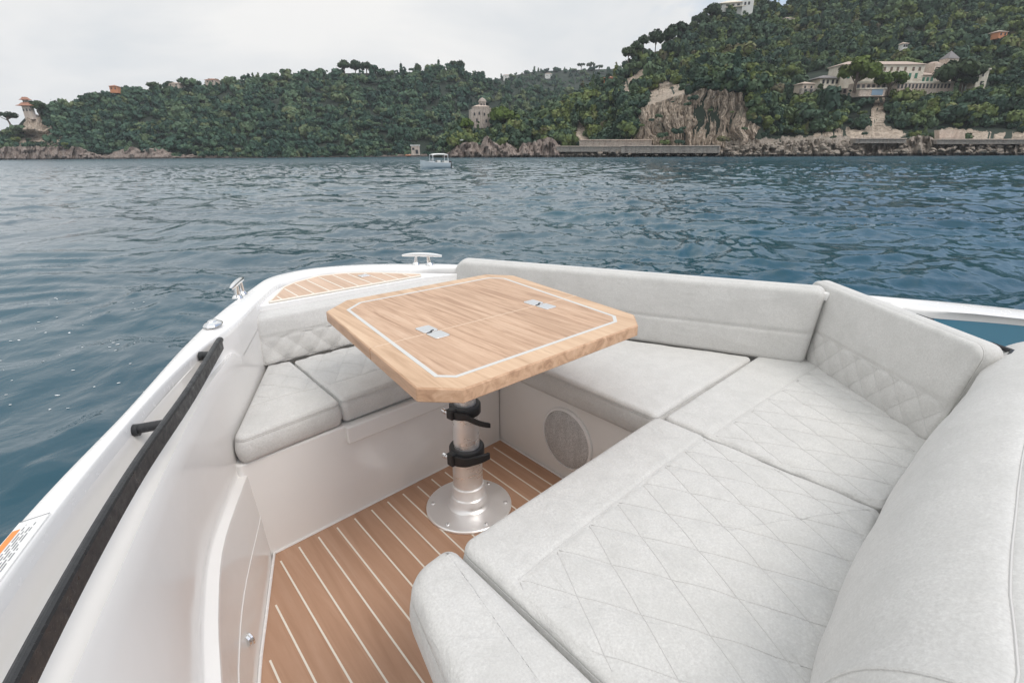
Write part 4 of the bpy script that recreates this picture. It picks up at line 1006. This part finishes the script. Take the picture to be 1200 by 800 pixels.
for x, y, r, v in [(942, 114, 2.4, 2), (957, 116, 2.0, 1), (970, 115, 1.7, 7), (986, 117, 2.0, 2), (1043, 116, 2.0, 2), (1056, 115, 1.6, 7), (1072, 116, 2.0, 5), (1090, 115, 1.6, 2), (1106, 116, 2.2, 1), (1118, 117, 2.2, 5), (1138, 116, 2.4, 1), (1156, 114, 2.6, 5), (998, 118, 1.8, 7)]:
    o = bpy.data.objects.new('garden_tree', NEARM[v]); C.objects.link(o); o.location = at(x, y, HR.surf(x, y) - 7); o.scale = (r * 1.15, r * 1.15, r * .9); o.rotation_euler = (0, 0, x)
    tag(o, 'low bushy tree right below the terrace walls of the long cream villa', 'tree', 'garden trees below the villa terrace')
def forest(name, sel, vars_, m):
    Vs = []; Fs = []; T_ = []; o = 0; gg = np.random.default_rng(4)
    for p, r, nr_, v, x, y in sel:
        V, F = vars_[v]; a = gg.uniform(0, 6.28); ca, sa = math.cos(a), math.sin(a); sx = r * gg.uniform(.85, 1.2); sz = r * gg.uniform(.85, 1.25)
        W_ = np.c_[(V[:, 0] * ca - V[:, 1] * sa) * sx, (V[:, 0] * sa + V[:, 1] * ca) * sx, V[:, 2] * sz - .25 * r] + np.array(p)
        Vs.append(W_); Fs.append(F + o); T_.append(np.full(len(V), gg.random())); o += len(V)
    return tag(link(name, np_mesh(name, np.concatenate(Vs), np.concatenate(Fs), [m], np.concatenate(T_))), kind='stuff')
forest('forest', [s for s in spots if not s[2]], FARV, FARLEAF)
forest('woods', [s for s in spots if s[2] and id(s) not in indiv], FARV if False else [leaf_cloud(190, crown_lumps(random.Random(200 + i), KINDS[i]), .16, 300 + i) for i in range(len(KINDS))], LEAF)

def pine(name, px, ybase, ytop, wpx, Y, hcrown, m, label, group=None, lean=0.0, cat='tree', n=700):
    b = at(px, ybase, Y); top = at(px, ytop, Y); H = top.z - b.z; wr = wpx / 639 * Y / 2; cr = hcrown / 639 * Y
    root = empty(name, Matrix.Translation(b), label, cat, group)
    gg = random.Random(px); cz = H - cr * .5; lm = []
    for k in range(16):
        a = gg.uniform(0, 6.28); q = math.sqrt(gg.random()) * .85
        lm.append((wr * q * math.cos(a) + lean * H, wr * q * math.sin(a), H - cr * (.28 + .42 * q * q) + gg.uniform(-.1, .1) * cr, cr * gg.uniform(.24, .38)))
    V, F = leaf_cloud(n, lm, cr * .085, int(px)); me = np_mesh('crown', V, F, [m], np.full(len(V), gg.random() * .3)); link('crown', me, root)
    mb = MB(); mb.tube([(0, 0, -1), (lean * H * .2, 0, H * .3), (lean * H * .8, 0, cz)], [wr * .07 + .12, wr * .055 + .1, wr * .035 + .06], 8)
    for k in range(6):
        l = lm[k]; mb.tube([(lean * H * .6, 0, cz - cr * .5), ((l[0] + lean * H * .6) / 2, l[1] / 2, (cz + l[2]) / 2 - .1 * cr), l[:3]], [wr * .03 + .05, wr * .022 + .04, .03], 6)
    mb.build('trunk', BARK, root, smooth=True); return root
YV = 262
pine('umbrella_pine', 1001, 106, 70.5, 37, GY(995, 1130, 108) - 9, 24, PINE, 'broad bright green umbrella pine left of the long cream villa', n=1300)
pine('umbrella_pine', 1041, 109, 85, 34, GY(995, 1130, 108) - 9, 16, PINE, 'flat yellow green umbrella pine in front of the long cream villa', n=1000)
pine('umbrella_pine', 1123, 110, 71, 46, GY(995, 1130, 108) - 9, 25, PINE_DARK, 'dark green umbrella pine between the church tower and the tall pale tower', n=1300)
pine('umbrella_pine', 1127, 111, 85, 26, GY(995, 1130, 108) - 9, 15, PINE_DARK, 'small dark pine beneath the large umbrella pine beside the tall pale tower', n=600)
pine('umbrella_pine', 592, 158, 127, 36, HR.surf(592, 158) - 3, 20, PINE, 'round bright green pine right of the small stone castle', n=1000)
pine('umbrella_pine', 545, 162, 140, 20, HR.surf(545, 162) - 2, 12, PINE, 'yellowish pine left of the small stone castle', n=500)
pine('umbrella_pine', 14, 150, 131, 26, 404, 9, PINE_DARK, 'windswept pine overhanging the cape left of the pagoda roofed tower', lean=-.25, n=500)
pine('umbrella_pine', 47, 138, 118, 18, 414, 11, PINE_DARK, 'dark pine right behind the pagoda roofed tower', n=500)
sk = [(404, 88, 71, 13, 10), (417, 88, 70.5, 11, 11), (430, 88, 73, 14, 9), (183, 110, 96, 15, 6), (200, 108, 95, 14, 6), (219, 106, 93, 20, 6), (531, 84, 71, 8, 6), (539, 85, 70.5, 10, 9), (490, 87, 75, 4, 9), (115, 122, 108, 7, 5)]
for x, yb, yt, wp, hc in sk:
    pine('skyline_pine', x, yb, yt, wp, HL.frY(x) - 4, hc, PINE_DARK, 'small dark pine standing out on the skyline of the left wooded hill', 'pines on the left skyline', n=220)
for x, yb, yt, wp, hc in [(681, 84, 74, 10, 4), (692, 84, 73, 9, 5), (702, 84, 76, 8, 4)]:
    pine('skyline_pine', x, yb, yt, wp, HB.frY(x) - 4, hc, PINE_DARK, 'small dark pine on the crest of the far pale hill', 'pines on the far crest', n=200)
for x, yb, yt, wp, hc in [(735, 90, 56, 16, 10), (744, 84, 50, 14, 11), (752, 78, 42, 10, 10), (767, 70, 36, 13, 15), (784, 60, 31, 9, 16), (795, 52, 26, 15, 13), (812, 44, 26, 12, 9), (833, 30, 4, 14, 15), (822, 36, 15, 10, 12)]:
    pine('ridge_pine', x, yb, yt, wp, HR.frY(x) - 6, hc, PINE_DARK, 'loose tall pine on the steep left edge of the headland', 'pines along the edge of the headland', n=420)
for x, yt in [(884, 2), (892, 0), (902, 3)]:
    pine('cypress', x, 18, yt, 5, HR.frY(x) - 6, 15, PINE_DARK, 'slim dark cypress on the ridge right of the white hilltop house', 'cypresses on the ridge', n=260)

# ================================================================== buildings
M['cream'] = rock_mat('cream_render', (.68, .61, .50), (.78, .71, .60), (.82, .76, .66), (.84, .79, .70), 1.5, .0)
M['pinkish'] = rock_mat('weathered_render', (.44, .35, .29), (.62, .51, .43), (.68, .58, .50), (.72, .64, .55), 2.0, .0)
M['stone'] = rock_mat('castle_stone', (.24, .20, .17), (.46, .39, .34), (.58, .51, .45), (.66, .59, .53), 3.0, .05)
M['whitewall'] = mat('white_render', (.74, .73, .70), .8)
M['rooftile'] = mat('pale_roof_tile', (.46, .37, .31), .85); M['redroof'] = mat('red_roof_tile', (.38, .19, .13), .85)
M['greyroof'] = mat('grey_slate', (.20, .19, .19), .8); M['orangewall'] = mat('orange_render', (.58, .25, .13), .8)
M['dark'] = mat('window_dark', (.035, .035, .04), .3); M['green'] = mat('green_shutter', (.05, .20, .13), .6); M['brownsh'] = mat('brown_shutter', (.16, .11, .08), .7)
M['blueglass'] = mat('blue_glass', (.22, .32, .42), .2)
class Bld:
    """a building set out in metres from a pixel corner: local x to the right, y away, z up"""
    def __init__(s, name, label, px, py, Y, cat='house', rot=0.0, group=None):
        s.o = at(px, py, Y); s.px = px; s.py = py; s.Y = Y
        yaw = rot
        s.m = Matrix.Translation(s.o) @ Matrix.Rotation(yaw, 4, 'Z'); s.root = empty(name, s.m, label, cat, group); pass
    def X(s, px): return at(px, s.py, s.Y).x - s.o.x
    def Z(s, py): return at(s.px, py, s.Y).z - s.o.z
    def part(s, name, a, b, m, parent=None, bevel=0):
        mb = MB(); mb.box(a, b); return mb.build(name, m, parent or s.root, bevel=bevel)
    def block(s, x0, x1, y0, y1, z0, z1, m, name='wall'): return s.part(name, (s.X(x0), y0, s.Z(z0)), (s.X(x1), y1, s.Z(z1)), m)
    def win(s, x, zc, w, h, m, name='window', yf=0.0, parent=None):
        X = s.X(x); Z = s.Z(zc); return s.part(name, (X - w / 2, yf - .12, Z - h / 2), (X + w / 2, yf + .1, Z + h / 2), m, parent)
    def hip(s, x0, x1, y0, y1, zb, rise, m, over=.5, name='roof', inset=None):
        X0, X1 = s.X(x0) - over, s.X(x1) + over; Y0, Y1 = y0 - over, y1 + over; Z = s.Z(zb); d = min(X1 - X0, Y1 - Y0) / 2 if inset is None else inset
        mb = MB(); mb.add([(X0, Y0, Z), (X1, Y0, Z), (X1, Y1, Z), (X0, Y1, Z), (X0 + d, (Y0 + Y1) / 2, Z + rise), (X1 - d, (Y0 + Y1) / 2, Z + rise), (X0, Y0, Z - .25), (X1, Y0, Z - .25), (X1, Y1, Z - .25), (X0, Y1, Z - .25)],
               [(0, 1, 5, 4), (1, 2, 5), (2, 3, 4, 5), (3, 0, 4), (6, 7, 1, 0), (7, 8, 2, 1), (8, 9, 3, 2), (9, 6, 0, 3), (9, 8, 7, 6)]); return mb.build(name, m, s.root)
# long villa with terrace
b = Bld('villa', 'long cream villa with green shutters and a pale hipped roof on the headland terrace', 1020, 104, GY(958, 1100, 104) - 1, rot=.03)
w_ = b.block(982, 1079, 0, 11, 104, 75.5, M['cream']); b.hip(982, 1079, 0, 11, 75.5, 2.0, M['rooftile'], .7)
b.part('cornice', (b.X(982) - .35, -.35, b.Z(76.6)), (b.X(1079) + .35, 11.35, b.Z(75.7)), M['whitewall'])
for x in (1024.5, 1032, 1040, 1047.5, 1056.5, 1066, 1073.5): b.win(x, 81, 1.1, 1.7, M['brownsh'])
for x in (991, 1000, 1008, 1016, 1024, 1032, 1054, 1063.5, 1071): b.win(x, 89, 1.3, 2.3, M['green'])
b.block(960, 983, 1, 9, 104, 91, M['cream'], 'side_wing'); b.hip(958, 983, 1, 9, 91, 1.6, M['greyroof'], .8)
for x in (964, 969, 975, 980): b.win(x, 95.5, 1.0, 1.8, M['dark'], yf=1)
b.block(1078, 1098, 1.2, 9, 104, 87.5, M['cream'], 'side_wing'); b.hip(1078.5, 1098, 1.2, 9, 87.5, 1.5, M['rooftile'], .5)
for x in (1083, 1088, 1093): b.win(x, 93.5, 1.2, 2.2, M['green'], yf=1.2)
# arcaded terrace in front
b = Bld('terrace', 'pinkish arcaded terrace with dark openings below the long cream villa', 1050, 106, GY(995, 1120, 108) - 7, 'terrace', rot=.03)
b.block(1000, 1118, 0, 5, 113, 97.5, M['pinkish']); b.part('parapet', (b.X(1000) - .2, -.2, b.Z(97.5)), (b.X(1118) + .2, .4, b.Z(95.6)), M['cream'])
for i in range(15):
    x = 1052 + i * 4.3
    if x < 1116: b.win(x, 101.2, .9, 1.9, M['dark'], 'opening')
for i in range(7): b.win(1004 + i * 6, 101.5, 1.3, 1.8, M['dark'], 'opening')
b = Bld('retaining_wall', 'pale arched retaining wall left of and below the long cream villa', 985, 110, GY(935, 1020, 111) - 8, 'wall', rot=.02)
b.block(938, 1018, 0, 2, 112, 103.5, WALLST)
for i in range(11): b.win(943 + i * 6.6, 107, 1.25, 1.7, M['dark'], 'arch')
b = Bld('garden_pavilion', 'small pavilion with a blue window below the long cream villa', 1026, 113, GY(995, 1120, 108) - 12, 'pavilion')
b.block(1006, 1036, 0, 5, 113, 104.5, M['pinkish']); b.part('roof', (b.X(1005), -.4, b.Z(104.5)), (b.X(1037), 5.3, b.Z(103.2)), M['cream']); b.win(1027, 108.3, 5.2, 2.4, M['blueglass'])
# church
b = Bld('church', 'stone church with a pointed spire behind the dark umbrella pine', 1110, 98, GY(1088, 1120, 98) - 1, 'church', rot=.1)
b.block(1103.5, 1117, 0, 5, 100, 68.5, M['pinkish'], 'tower')
mb = MB(); X0, X1 = b.X(1103), b.X(1117.5); Z0 = b.Z(68.5); cx = (X0 + X1) / 2; mb.add([(X0, -.3, Z0), (X1, -.3, Z0), (X1, 5.3, Z0), (X0, 5.3, Z0), (cx, 2.5, b.Z(58.5))], [(0, 1, 4), (1, 2, 4), (2, 3, 4), (3, 0, 4), (3, 2, 1, 0)]); mb.build('spire', M['greyroof'], b.root)
for x in (1107.5, 1112.5): b.win(x, 73.5, .8, 1.9, M['dark'])
b.block(1091, 1104, 1, 9, 100, 74, M['pinkish'], 'nave'); mb = MB(); X0, X1 = b.X(1091), b.X(1104); Z0 = b.Z(74); mb.lathe([(X1 - X0 + .0, 0), ((X1 - X0) * .9, 1.2), ((X1 - X0) * .5, 2.2), (.05, 2.5)], 20, mw=Matrix.Translation(((X0 + X1) / 2, 5, Z0)) @ Matrix.Scale(.5, 4)); mb.build('apse_roof', M['rooftile'], b.root, smooth=True)
b = Bld('tower', 'tall pale tower with a small cornice at the right end of the villa terrace', 1148, 109, GY(1138, 1156, 110) - 3, 'tower', rot=-.15)
b.block(1141, 1152, 0, 6, 111, 81, M['cream']); b.part('cornice', (b.X(1141) - .4, -.4, b.Z(82)), (b.X(1152) + .4, 6.4, b.Z(80.3)), M['cream']); b.hip(1141.5, 1151.5, .2, 5.8, 80.3, .8, M['rooftile'], .1)
for zc in (88, 97): b.win(1146.5, zc, .7, 1.3, M['dark'])
# castle on the point
b = Bld('castle', 'small stone castle with a round turret on the wooded point in the middle', 566, 150, GY(548, 582, 150) - 3, 'castle', rot=.2)
b.block(552.5, 577, 0, 9, 150, 128, M['stone']); b.block(556, 574, 1, 8, 128, 124.5, M['stone'], 'upper_storey'); b.hip(556, 574, 1, 8, 124.5, 1.2, M['pinkish'], .2)
for x in (555, 560, 565, 570, 575):
    b.part('battlement', (b.X(x) - .45, -.05, b.Z(128)), (b.X(x) + .45, .7, b.Z(126.4)), M['stone'])
for x, z in ((556.5, 134), (562, 133), (568, 134), (573, 135), (559, 141), (570, 142)): b.win(x, z, .8, 1.5, M['dark'])
mb = MB(); X = b.X(567.5); mb.lathe([(1.9, b.Z(128)), (1.9, b.Z(119.5)), (2.3, b.Z(118.8)), (2.3, b.Z(117.6)), (2.0, b.Z(117.3)), (1.6, b.Z(115.5)), (.4, b.Z(113.8)), (.05, b.Z(113.4))], 20, (X, 4.5)); mb.build('turret', M['stone'], b.root, smooth=True, angle=30)
for dx in (-1.0, .6): b.part('turret_window', (X + dx - .3, 4.5 - 2.0, b.Z(123.5)), (X + dx + .3, 4.5 - 1.5, b.Z(121)), M['dark'])
# pagoda-roofed tower on the cape
b = Bld('pagoda_tower', 'pink tower with flared roofs and a small lantern on the left cape', 33, 134, HL.surf(33, 136) - 4, 'tower')
b.block(28, 37.5, 0, 3.2, 140, 123.5, M['pinkish'])
def flare(x0, x1, zb, zt, y0, y1, m, name):
    X0, X1 = b.X(x0), b.X(x1); cx, cy = (X0 + X1) / 2, (y0 + y1) / 2; mb = MB(); rings = []
    for k, (sc, z) in enumerate([(1, zb), (.96, zb - .45), (.70, zb + (zt - zb) * .35), (.40, zt)]): rings.append([(cx + sx * (X1 - X0) / 2 * sc, cy + sy * (y1 - y0) / 2 * sc, b.Z(z)) for sx, sy in ((-1, -1), (1, -1), (1, 1), (-1, 1))])
    mb.loft(rings, closed=True, caps=True); return mb.build(name, m, b.root)
flare(23.5, 41, 124, 120, -1.8, 5, M['redroof'], 'roof'); b.block(30, 35, .8, 2.6, 121, 117, M['pinkish'], 'lantern'); flare(27.5, 37.5, 117, 113.5, -.4, 3.8, M['redroof'], 'lantern_roof')
for x in (28.5, 32.5, 36): b.win(x + .5, 129, .9, 1.7, M['dark'])
for x in (32, 35): b.win(x - 1, 119, .6, 1.0, M['dark'], yf=.8)
# red roofs and small houses among the trees
for (x, yb, yt, wp, Y, wm, rm, nm, lb) in [
    (134, 106, 101, 8, HL.surf(134, 112) - 6, 'orangewall', 'redroof', 'hill_house', 'small orange red house at the crest of the left hill beside a bare gap'),
    (247, 97, 93.5, 13, HL.surf(247, 104) - 6, 'pinkish', 'redroof', 'hill_house', 'low red roofed house at the crest near the middle of the left hill'),
    (204, 101, 98, 14, HL.surf(204, 108) - 6, 'pinkish', 'rooftile', 'hill_house', 'low pale roofed house half hidden in pines on the left crest'),
    (595, 92, 88, 9, HB.surf(595, 92) - 8, 'whitewall', 'rooftile', 'hill_house', 'small white house on the far hill above the castle'),
    (643, 90, 86.5, 8, HB.surf(643, 90) - 8, 'whitewall', 'rooftile', 'hill_house', 'brighter white house on the far hill near the headland'),
    (713, 96, 91, 11, HR.surf(713, 100) - 14, 'orangewall', 'redroof', 'hill_house', 'orange red house low on the left edge of the headland'),
    (1174, 42.5, 37, 11, HR.surf(1174, 44) - 10, 'orangewall', 'rooftile', 'hill_house', 'bright orange house alone in the woods high on the right'),
    (925, 24, 21.5, 12, HR.surf(925, 26) - 16, 'whitewall', 'rooftile', 'hill_house', 'low white house in the woods below the ridge'),
    (1060, 56, 51, 5, HR.surf(1060, 58) - 15, 'whitewall', 'rooftile', 'hill_house', 'tiny white house in the woods above the long cream villa'),
    (946, 106, 98, 16, HR.surf(946, 108) - 14, 'pinkish', 'rooftile', 'hill_house', 'low weathered house in trees left of the arched retaining wall')]:
    b = Bld(nm, lb, x, yb + 3, Y, 'house', rot=g.uniform(-.3, .3))
    b.block(x - wp / 2, x + wp / 2, 0, 6, yb + 3, yt, M[wm]); b.hip(x - wp / 2, x + wp / 2, 0, 6, yt, 1.1, M[rm], .4)
    for q in (-.25, .25): b.win(x + wp * q, (yb + yt) / 2 + .3, .9, 1.2, M['dark'])
b = Bld('hilltop_house', 'large white hilltop house with flat terraces at the top of the headland', 862, 16, HR.frY(862) - 12, 'house', rot=-.3)
b.block(846, 878, 0, 10, 20, 3, M['whitewall']); b.hip(844, 868, -1, 9, 3, 2.2, M['cream'], .8); b.block(868, 880, -2, 6, 20, 2, M['whitewall'], 'side_wing'); b.part('balcony', (b.X(850), -2.2, b.Z(9)), (b.X(872), .1, b.Z(8)), M['cream'])
for x in (852, 858, 864): b.win(x, 6.2, 1.8, 1.6, M['dark'])
for x in (871, 875): b.win(x, 6, 1.2, 1.8, M['dark'], yf=-2)
b = Bld('boathouse', 'small pale boathouse above the water behind the passing boat', 486, 178, 384, 'boathouse')
b.block(482, 491, 0, 4, 182, 171, M['pinkish']); b.part('roof', (b.X(481.3), -.3, b.Z(171)), (b.X(491.7), 4.3, b.Z(169.8)), M['whitewall']); b.win(484.5, 174.5, 1.5, 1.5, M['dark']); b.win(488.5, 178, 1.8, 2.6, M['dark'], 'doorway')
b = Bld('rescue_raft', 'small orange rubber raft pulled up beside the pale boathouse', 478, 183, 376, 'raft')
mb = MB(); mb.tube([(-1.6, 0, .5), (-1.2, -.5, .55), (0, -.8, .5), (1.3, -.7, .5), (1.8, 0, .6), (1.3, .7, .5), (0, .8, .5), (-1.2, .5, .55), (-1.6, 0, .5)], .38, 10); mb.build('tube', M['orangewall'], b.root, smooth=True)
mb = MB(); mb.box((-1.2, -.5, .2), (1.4, .5, .4)); mb.build('bottom', M['dark'], b.root)
# coast road walls
def seawall(name, label, x0, x1, yt, yb, Y0, Y1, th, m, cap=True, group=None):
    p0, p1 = at(x0, yt, Y0), at(x1, yt, Y1); q0, q1 = at(x0, yb, Y0), at(x1, yb, Y1)
    root = empty(name, Matrix.Translation(q0), label, 'wall', group); d = (p1 - p0); nn = Vector((-d.y, d.x, 0)).normalized() * th
    if nn.y < 0: nn = -nn
    mb = MB(); mb.add([Vector(v) - q0 for v in (q0, q1, p1, p0, q0 + nn, q1 + nn, p1 + nn, p0 + nn)], [(0, 1, 2, 3), (7, 6, 5, 4), (3, 2, 6, 7), (0, 4, 5, 1), (1, 5, 6, 2), (0, 3, 7, 4)]); mb.build('wall_face', m, root)
    if cap:
        e = Vector((0, -.5, 0)); h = Vector((0, 0, .35)); mb = MB(); mb.add([Vector(v) - q0 for v in (p0 + e, p1 + e, p1 + nn, p0 + nn, p0 + e + h, p1 + e + h, p1 + nn + h, p0 + nn + h)], [(0, 3, 2, 1), (4, 5, 6, 7), (0, 1, 5, 4), (1, 2, 6, 5), (2, 3, 7, 6), (3, 0, 4, 7)]); mb.build('wall_cap', M['pinkish'], root)
seawall('sea_wall', 'upper stone wall with a flat coping left of the bare cliff', 679, 763, 164.5, 171, 252, 240, 6, WALLST)
seawall('sea_wall', 'long low sea wall with an overhanging road slab below the bare cliff', 728, 843, 171.5, 179.5, 239, 222, 8, WALLST)
seawall('sea_wall', 'low quay wall between the reddish rocks and the boulders', 652, 735, 172, 178, 254, 240, 5, WALLST)
seawall('sea_wall', 'dark edged coast road wall under the rock streak below the villa', 1003, 1062, 163, 168, 208.5, 205.5, 5, WALLST)
seawall('sea_wall', 'coast road wall running to the right edge above the last boulders', 1098, 1290, 164, 169, 202.5, 191, 5, WALLST)
seawall('sea_wall', 'pale concrete wall behind the coast road near the right edge', 1101, 1131, 152.5, 164, 207, 206, 3, M['pinkish'], cap=False)

# ================================================================== the passing boat and a gull
a_, b_, c_ = ray(510, 197.0); k = -CAMZ / c_; bp = Vector((a_ * k, b_ * k, 0))
mw = Matrix.Translation(bp) @ Matrix.Rotation(R(180 + 24), 4, 'Z')         # local +x = bow
bt = empty('passing_boat', mw, 'small white motorboat with a white sun canopy crossing the bay', 'boat')
BW = mat('boat_white', (.66, .70, .72), .35); BB = mat('boat_blue', (.62, .69, .73), .35)
st = [(-2.1, .80, .62), (-1.2, .92, .64), (0, .95, .70), (1.0, .78, .80), (1.7, .42, .92), (2.15, .03, 1.02)]
mb = MB(); rings = []
for x, wd, h in st: rings.append([(x, -wd, h), (x, -wd * .93, h * .45), (x, -wd * .62, -.1), (x, 0, -.3 if x < 1.9 else .2), (x, wd * .62, -.1), (x, wd * .93, h * .45), (x, wd, h)])
mb.loft(rings, caps=True); mb.build('hull', BB, bt, smooth=True, angle=50)
mb = MB(); mb.loft([[(x, -wd - .03, h), (x, -wd - .03, h + .09), (x, -wd + .12, h + .09)] for x, wd, h in st]); mb.loft([[(x, wd + .03, h), (x, wd + .03, h + .09), (x, wd - .12, h + .09)] for x, wd, h in st]); mb.build('rub_rail', BW, bt)
mb = MB(); mb.add([(1.0, -.7, .84), (1.0, .7, .84), (2.05, .06, 1.08), (2.05, -.06, 1.08)], [(0, 1, 2, 3)]); mb.box((.2, -.6, .5), (1.0, .6, .92)); mb.build('foredeck', BW, bt)
mb = MB(); mb.add([(.55, -.62, .92), (.55, .62, .92), (.25, .58, 1.30), (.25, -.58, 1.30), (.50, -.62, .92), (.50, .62, .92), (.20, .58, 1.30), (.20, -.58, 1.30)], [(0, 1, 2, 3), (7, 6, 5, 4), (3, 2, 6, 7), (0, 3, 7, 4), (1, 5, 6, 2)]); mb.build('windscreen', mat('tinted_screen', (.12, .15, .17), .1), bt)
mb = MB(); rings = []
for x in np.linspace(-1.75, .55, 9): rings.append([(x, y, 1.86 + .10 * (1 - (y / .85) ** 2) - .10 * abs((x + .6) / 1.15) ** 3) for y in np.linspace(-.85, .85, 9)] + [(x, y, 1.80 + .08 * (1 - (y / .85) ** 2) - .10 * abs((x + .6) / 1.15) ** 3) for y in np.linspace(.85, -.85, 9)])
mb.loft(rings, closed=True, caps=True); mb.build('canopy', mat('canopy_cloth', (.78, .78, .76), .8), bt, smooth=True, angle=50)
for x in (-1.7, .5):
    for s in (-1, 1):
        mb = MB(); mb.tube([(x, s * .86, .6), (x, s * .85, 1.6), (x * .98, s * .80, 1.83)], .045, 8); mb.build('canopy_post', BW, bt, smooth=True)
mb = MB(); mb.box((-1.9, -.6, .3), (-1.2, .6, .95)); mb.box((-.7, -.5, .3), (-.2, .5, 1.05)); mb.build('seat', M['whitewall'], bt, bevel=.05)
mb = MB(); mb.box((-2.45, -.2, -.2), (-2.1, .2, .95)); mb.build('outboard_motor', M['dark'], bt, bevel=.06)
gp = at(541, 164.5, 92); gl = empty('seagull', Matrix.Translation(gp) @ Matrix.Rotation(.3, 4, 'Z'), 'white seagull gliding low in front of the reddish rocks', 'seagull')
GW = mat('gull_white', (.78, .78, .77), .8)
mb = MB(); mb.tube([(-.28, 0, .03), (-.2, 0, .02), (0, 0, 0), (.15, 0, .02), (.24, 0, .05), (.30, 0, .04)], [.015, .05, .075, .06, .04, .01], 10); mb.build('body', GW, gl, smooth=True)
for s in (-1, 1):
    mb = MB(); pts = [(.06, s * .05, .03), (.10, s * .30, .12), (.02, s * .62, .08), (-.10, s * .30, .10), (-.08, s * .05, .03)]
    mb.add([(x, y, z + dz) for dz in (.008, -.008) for x, y, z in pts], [(0, 1, 2, 3, 4), (9, 8, 7, 6, 5)] + [(i, (i + 1) % 5, 5 + (i + 1) % 5, 5 + i) for i in range(5)]); mb.build('wing', GW, gl)

# ================================================================== the air
HAZE = 0.00016
mb = MB(); mb.box((-1150, -1150, -6), (1150, 1500, 230)); hz = mb.build('haze', [], None); tag(hz, kind='stuff')
hm = bpy.data.materials.new('haze_air'); hm.use_nodes = True; hn = hm.node_tree; hn.nodes.clear()
pv = hn.nodes.new('ShaderNodeVolumePrincipled'); pv.inputs['Color'].default_value = (.90, .94, 1.0, 1); pv.inputs['Density'].default_value = HAZE; pv.inputs['Anisotropy'].default_value = 0.2
ho = hn.nodes.new('ShaderNodeOutputMaterial'); hn.links.new(pv.outputs[0], ho.inputs['Volume']); hz.data.materials.append(hm)

# ------------------------------------------------------------------ sky, sun, exposure
w = bpy.data.worlds.new('World'); scene.world = w; w.use_nodes = True
nt = w.node_tree; bg = nt.nodes['Background']
sky = nt.nodes.new('ShaderNodeTexSky'); sky.sky_type = 'NISHITA'; sky.sun_disc = False
SUN_EL, SUN_AZ = 54, 122                         # degrees; azimuth clockwise from the view direction (+Y)
sky.sun_elevation = R(SUN_EL); sky.sun_rotation = R(SUN_AZ); sky.altitude = 0; sky.air_density = 1.0; sky.dust_density = 2.0
class W(NT):
    def __init__(s, t): s.t = t; s.b = None
q = W(nt)
tc = q.n('ShaderNodeTexCoord'); sep = q.n('ShaderNodeSeparateXYZ'); q.l(tc.outputs['Generated'], sep.inputs[0])
mp = q.n('ShaderNodeMapping'); mp.inputs['Scale'].default_value = (1.2, 1.2, 3.2); q.l(tc.outputs['Generated'], mp.inputs['Vector'])
n1 = q.noise(mp.outputs['Vector'], 1.6, 6, 0.55, 0.4)
n2 = q.noise(mp.outputs['Vector'], 3.1, 5, 0.6, 0.2)
cloud = q.ramp(n1, [(0.34, (0.64, 0.69, 0.73)), (0.50, (0.79, 0.805, 0.815)), (0.66, (0.92, 0.912, 0.895))])
# thinner cloud to the right and high up: the blue shows through there
side = q.math('ADD', q.math('MULTIPLY', sep.outputs['X'], 0.80), q.math('MULTIPLY', sep.outputs['Z'], 0.10))
thin = q.math('ADD', side, q.math('MULTIPLY', q.math('SUBTRACT', n2, 0.5), 1.1))
fac = q.ramp(thin, [(0.20, (0, 0, 0)), (0.50, (0.76, 0.76, 0.76))])
cloud = q.mix(1.0, cloud, q.ramp(sep.outputs['Z'], [(0.0, (0.86, 0.86, 0.86)), (0.22, (0.89, 0.89, 0.89)), (0.5, (1.08, 1.08, 1.08)), (1.0, (1.36, 1.36, 1.36))]), 'MULTIPLY')
skys = q.mix(1.0, sky.outputs['Color'], (0.15, 0.15, 0.15), 'MULTIPLY')
q.l(q.mix(fac, cloud, skys), bg.inputs['Color']); bg.inputs['Strength'].default_value = 1.0
sd = bpy.data.lights.new('sun', 'SUN'); so = bpy.data.objects.new('sun', sd); C.objects.link(so)
sd.energy = 1.1; sd.angle = R(28); sd.color = (1.0, 0.96, 0.90)
so.rotation_euler = (R(90 - SUN_EL), 0, R(180 - SUN_AZ)); so.location = (0, 0, 60)
vs = scene.view_settings; vs.view_transform = 'Standard'; vs.look = 'None'; vs.gamma = 1.0; vs.exposure = 0.24; vs.use_curve_mapping = False
scene.cycles.use_denoising = True; scene.cycles.denoiser = 'OPENIMAGEDENOISE'; scene.cycles.denoising_prefilter = 'ACCURATE'; scene.cycles.use_adaptive_sampling = False; scene.cycles.max_bounces = 8; scene.cycles.diffuse_bounces = 4
